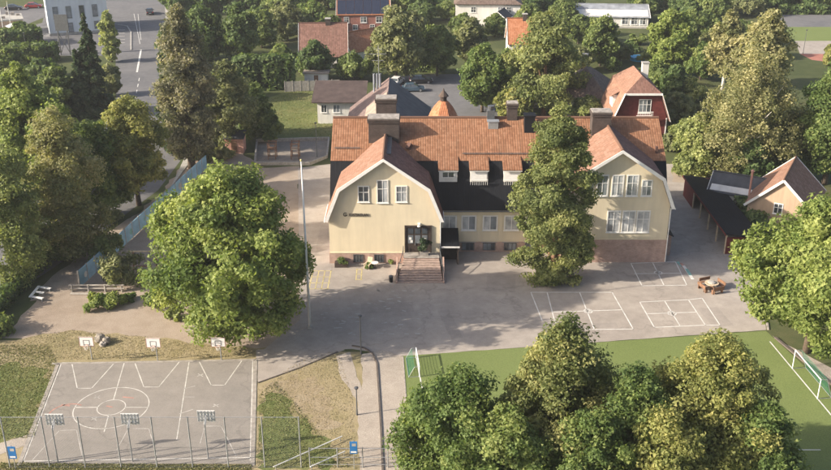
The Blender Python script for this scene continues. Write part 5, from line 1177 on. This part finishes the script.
# things at the school front
o = (-8.5, 100.6, 0); pl = thing('planter_box', 'dark planter box with plants at the left corner of the school front', 'planter', o)
MB().box(-.75, .75, -.35, .35, 0, .6).build('box', 'dark_wood', pl); p_, n_, s_, t_, c_ = make_crown(77, 'round', .7, .5, 1.3, 8, .3, 500, .12); link('plant', leaf_mesh('plant', p_, n_, s_, t_), 'leaf_dark', pl)
o = P(368, 268); wc = thing('wooden_chair', 'pale wooden lounge chair by the school wall', 'chair', o, R(-25))
for k in range(4): MB().box(-.3, .3, -.35 + .19 * k, -.2 + .19 * k, .34, .38).build('seat_slat', 'pale_wood', wc)
for k in range(4): MB().bar((-.24 + .16 * k, .35, .35), (-.24 + .16 * k, .65, 1.15), .13, .03, (0, 1, 0)).build('back_slat', 'pale_wood', wc)
for x in (-.3, .3):
    for y, h_ in ((-.33, .55), (.33, .5)): MB().box(x - .04, x + .04, y - .04, y + .04, 0, h_).build('leg', 'pale_wood', wc)
    MB().box(x - .08, x + .08, -.42, .45, .55, .59).build('armrest', 'pale_wood', wc)
o = P(375, 268); wt = thing('garden_table', 'small white round garden table by the wooden chair', 'table', o); MB().tube([(0, 0, .66), (0, 0, .7)], .4, 14).build('table_top', 'white_wood', wt); MB().tube([(0, 0, 0), (0, 0, .66)], .05, 7).build('pedestal', 'dark_steel', wt); MB().tube([(0, 0, 0), (0, 0, .04)], .25, 10).build('base', 'dark_steel', wt)
o = P(391, 282); wbn = thing('litter_bin', 'small black litter bin beside the foot of the entrance stairs', 'bin', o); MB().tube([(0, 0, 0), (0, 0, .7)], [.2, .24], 10).build('bin_body', 'black', wbn); MB().tube([(0, 0, .7), (0, 0, .74), (0, 0, .84)], [.27, .27, .1], 10).build('lid', 'dark_steel', wbn)
pp = thing('potted_shrub', 'dark potted shrub in a grey trough before the school door', 'plant', (.95, 100.75, 1.42)); MB().box(-.5, .5, -.25, .25, 0, .45).build('trough', 'stone', pp)
p_, n_, s_, t_, c_ = make_crown(79, 'round', .62, .4, 2.1, 10, .33, 900, .13); link('foliage', leaf_mesh('foliage', p_, n_, s_, t_), 'leaf_spruce', pp)
o = P(584, 258); cb = thing('concrete_steps', 'pale concrete doorstep at the left foot of the right wing', 'step', o)
for k in range(2): MB().box(-.9 + .2 * k, .9 - .1 * k, -.5 + .35 * k, .6, .22 * k, .22 + .22 * k).build('step', 'concrete', cb)
# rear garden bits
o = P(639, 60); pool = thing('garden_pool', 'small round blue paddling pool in the far garden', 'pool', o); MB().tube([(0, 0, 0), (0, 0, .7)], 1.9, 20).build('pool_wall', 'pool_blue', pool); MB().tube([(0, 0, .702), (0, 0, .71)], 1.75, 20).build('water', 'pool_blue', pool)
o = P(615, 56); ph = thing('playhouse', 'tiny white gabled playhouse in the far garden', 'playhouse', o); MB().prism([(-.9, 0), (.9, 0), (.9, 1.4), (0, 2.3), (-.9, 1.4)], 'y', -.8, .8).build('wall', 'white_wood', ph); MB().slab((-1.1, -1, 1.25), (-1.1, 1, 1.25), (0, 1, 2.4), (0, -1, 2.4), .08).build('roof', 'grey_metal', ph); MB().slab((1.1, 1, 1.25), (1.1, -1, 1.25), (0, -1, 2.4), (0, 1, 2.4), .08).build('roof', 'grey_metal', ph); MB().box(-.35, .35, -.83, -.8, .05, 1.2).build('door', 'dark_wood', ph)
# white poles top left
for k, px in enumerate((5, 13)):
    o = P(px, 40); f = thing('flagpole', ['left', 'right'][k] + ' of two slim white flagpoles at the upper left corner', 'flagpole', o); MB().tube([(0, 0, 0), (0, 0, 8.6)], [.1, .05], 8).build('pole', 'white_wood', f); MB().tube([(0, 0, 8.6), (0, 0, 8.75)], [.1, .04], 8).build('finial', 'paint_yellow', f)
o = P(15, 36); pr = thing('parasol', 'white square parasol at the upper left below the flagpoles', 'parasol', o); MB().tube([(0, 0, 0), (0, 0, 2.9)], .05, 6).build('pole', 'steel', pr); MB().tube([(0, 0, 2.3), (0, 0, 2.35), (0, 0, 3.0)], [2.2, 2.2, .05], 4).build('canopy', 'white_wood', pr)

# ------------------------------------------------------------------ cars
def car(label, x, y, rz, paint, estate=False):
    t = thing('parked_car', label, 'car', (x, y, 0), rz)
    L, hw = 2.2, .88
    side = [(-L, .35), (-L, .72), (-L + .12, .88), (-1.75, .95), (1.0, .93), (L - .15, .78), (L, .6), (L, .35), (1.75, .24), (-1.75, .24)]
    m = MB(); m.prism(side, 'y', -hw, hw); m.build('body', paint, t, bevel=.07, smooth=False)
    rear = -2.0 if estate else -1.65
    cab = [(rear, .93), (rear + .4, 1.4), (.1, 1.46), (1.05, .93)]; n = 4
    v = [(x_, s * (hw - .06 if z_ < 1 else hw - .22), z_) for s in (-1, 1) for x_, z_ in cab]
    MB().add(v, [(0, 1, 2, 3), (7, 6, 5, 4)] + [(i, (i + 1) % n, (i + 1) % n + n, i + n) for i in range(n)]).build('window_band', 'glass_dark', t)
    MB().add([(rear + .38, -.64, 1.405), (.14, -.64, 1.465), (.14, .64, 1.465), (rear + .38, .64, 1.405), (rear + .38, -.64, 1.45), (.14, -.64, 1.5), (.14, .64, 1.5), (rear + .38, .64, 1.45)], [(0, 1, 2, 3), (4, 5, 6, 7), (0, 1, 5, 4), (1, 2, 6, 5), (2, 3, 7, 6), (3, 0, 4, 7)]).build('roof', paint, t)
    m = MB()
    for s in (-1, 1):
        for xa, za, xb, zb in ((.1, 1.45, 1.0, .95), (-.55, 1.44, -.5, .95), (rear + .38, 1.4, rear + .05, .95)): m.bar((xa, s * .67, za), (xb, s * .83, zb), .07)
    m.build('pillar', paint, t)
    for x_ in (-1.32, 1.35):
        for s in (-1, 1):
            q = MB().tube([(x_, s * .7, .32), (x_, s * .9, .32)], .32, 14).build('wheel', 'rubber', t); MB().tube([(x_, s * .9, .32), (x_, s * .915, .32)], .2, 10).build('rim', 'steel', q)
    for s in (-1, 1):
        MB().box(L - .12, L + .02, s * .62 - .18, s * .62 + .18, .58, .72).build('headlight', 'lamp_clear', t); MB().box(-L - .02, -L + .1, s * .68 - .14, s * .68 + .14, .68, .85).build('taillight', 'lamp_red', t)
        MB().box(.75, .9, s * .98 - .1, s * .98 + .1, .93, 1.07).build('mirror', paint, t)
    MB().box(-L - .025, -L + .0, -.26, .26, .5, .62).build('number_plate', 'white_wood', t)
p = P(421, 83); car('black estate car parked farther back behind the school', p.x, p.y, R(6), 'car_dark', True)
p = P(413, 91); car('dark blue grey car parked nearer behind the school roof', p.x, p.y, R(4), 'car_blue')
p = P(397, 84); car('white car half hidden beside the blue grey one', p.x, p.y, R(70), 'car_white')
p = P(150, 14); t = car('dark car driving on the road at the top', p.x, p.y, R(106), 'car_dark')
p = P(34, 8); car('red car in the far car park at upper left', p.x, p.y, R(10), 'car_red')
p = P(14, 10); car('dark car in the far car park at upper left corner', p.x, p.y, R(12), 'car_dark')

hz = NT('haze_air'); pv = hz.n('VolumePrincipled'); pv.inputs['Density'].default_value = 0.0002; pv.inputs['Color'].default_value = (.9, .92, .95, 1); pv.inputs['Anisotropy'].default_value = 0.2
hz.t.nodes.remove(hz.p); hz.l(pv.outputs[0], hz.out.inputs['Volume'])
o = MB().box(-720, 720, -90, 910, -1, 50).build('haze', 'haze_air'); struct(o, 'stuff')
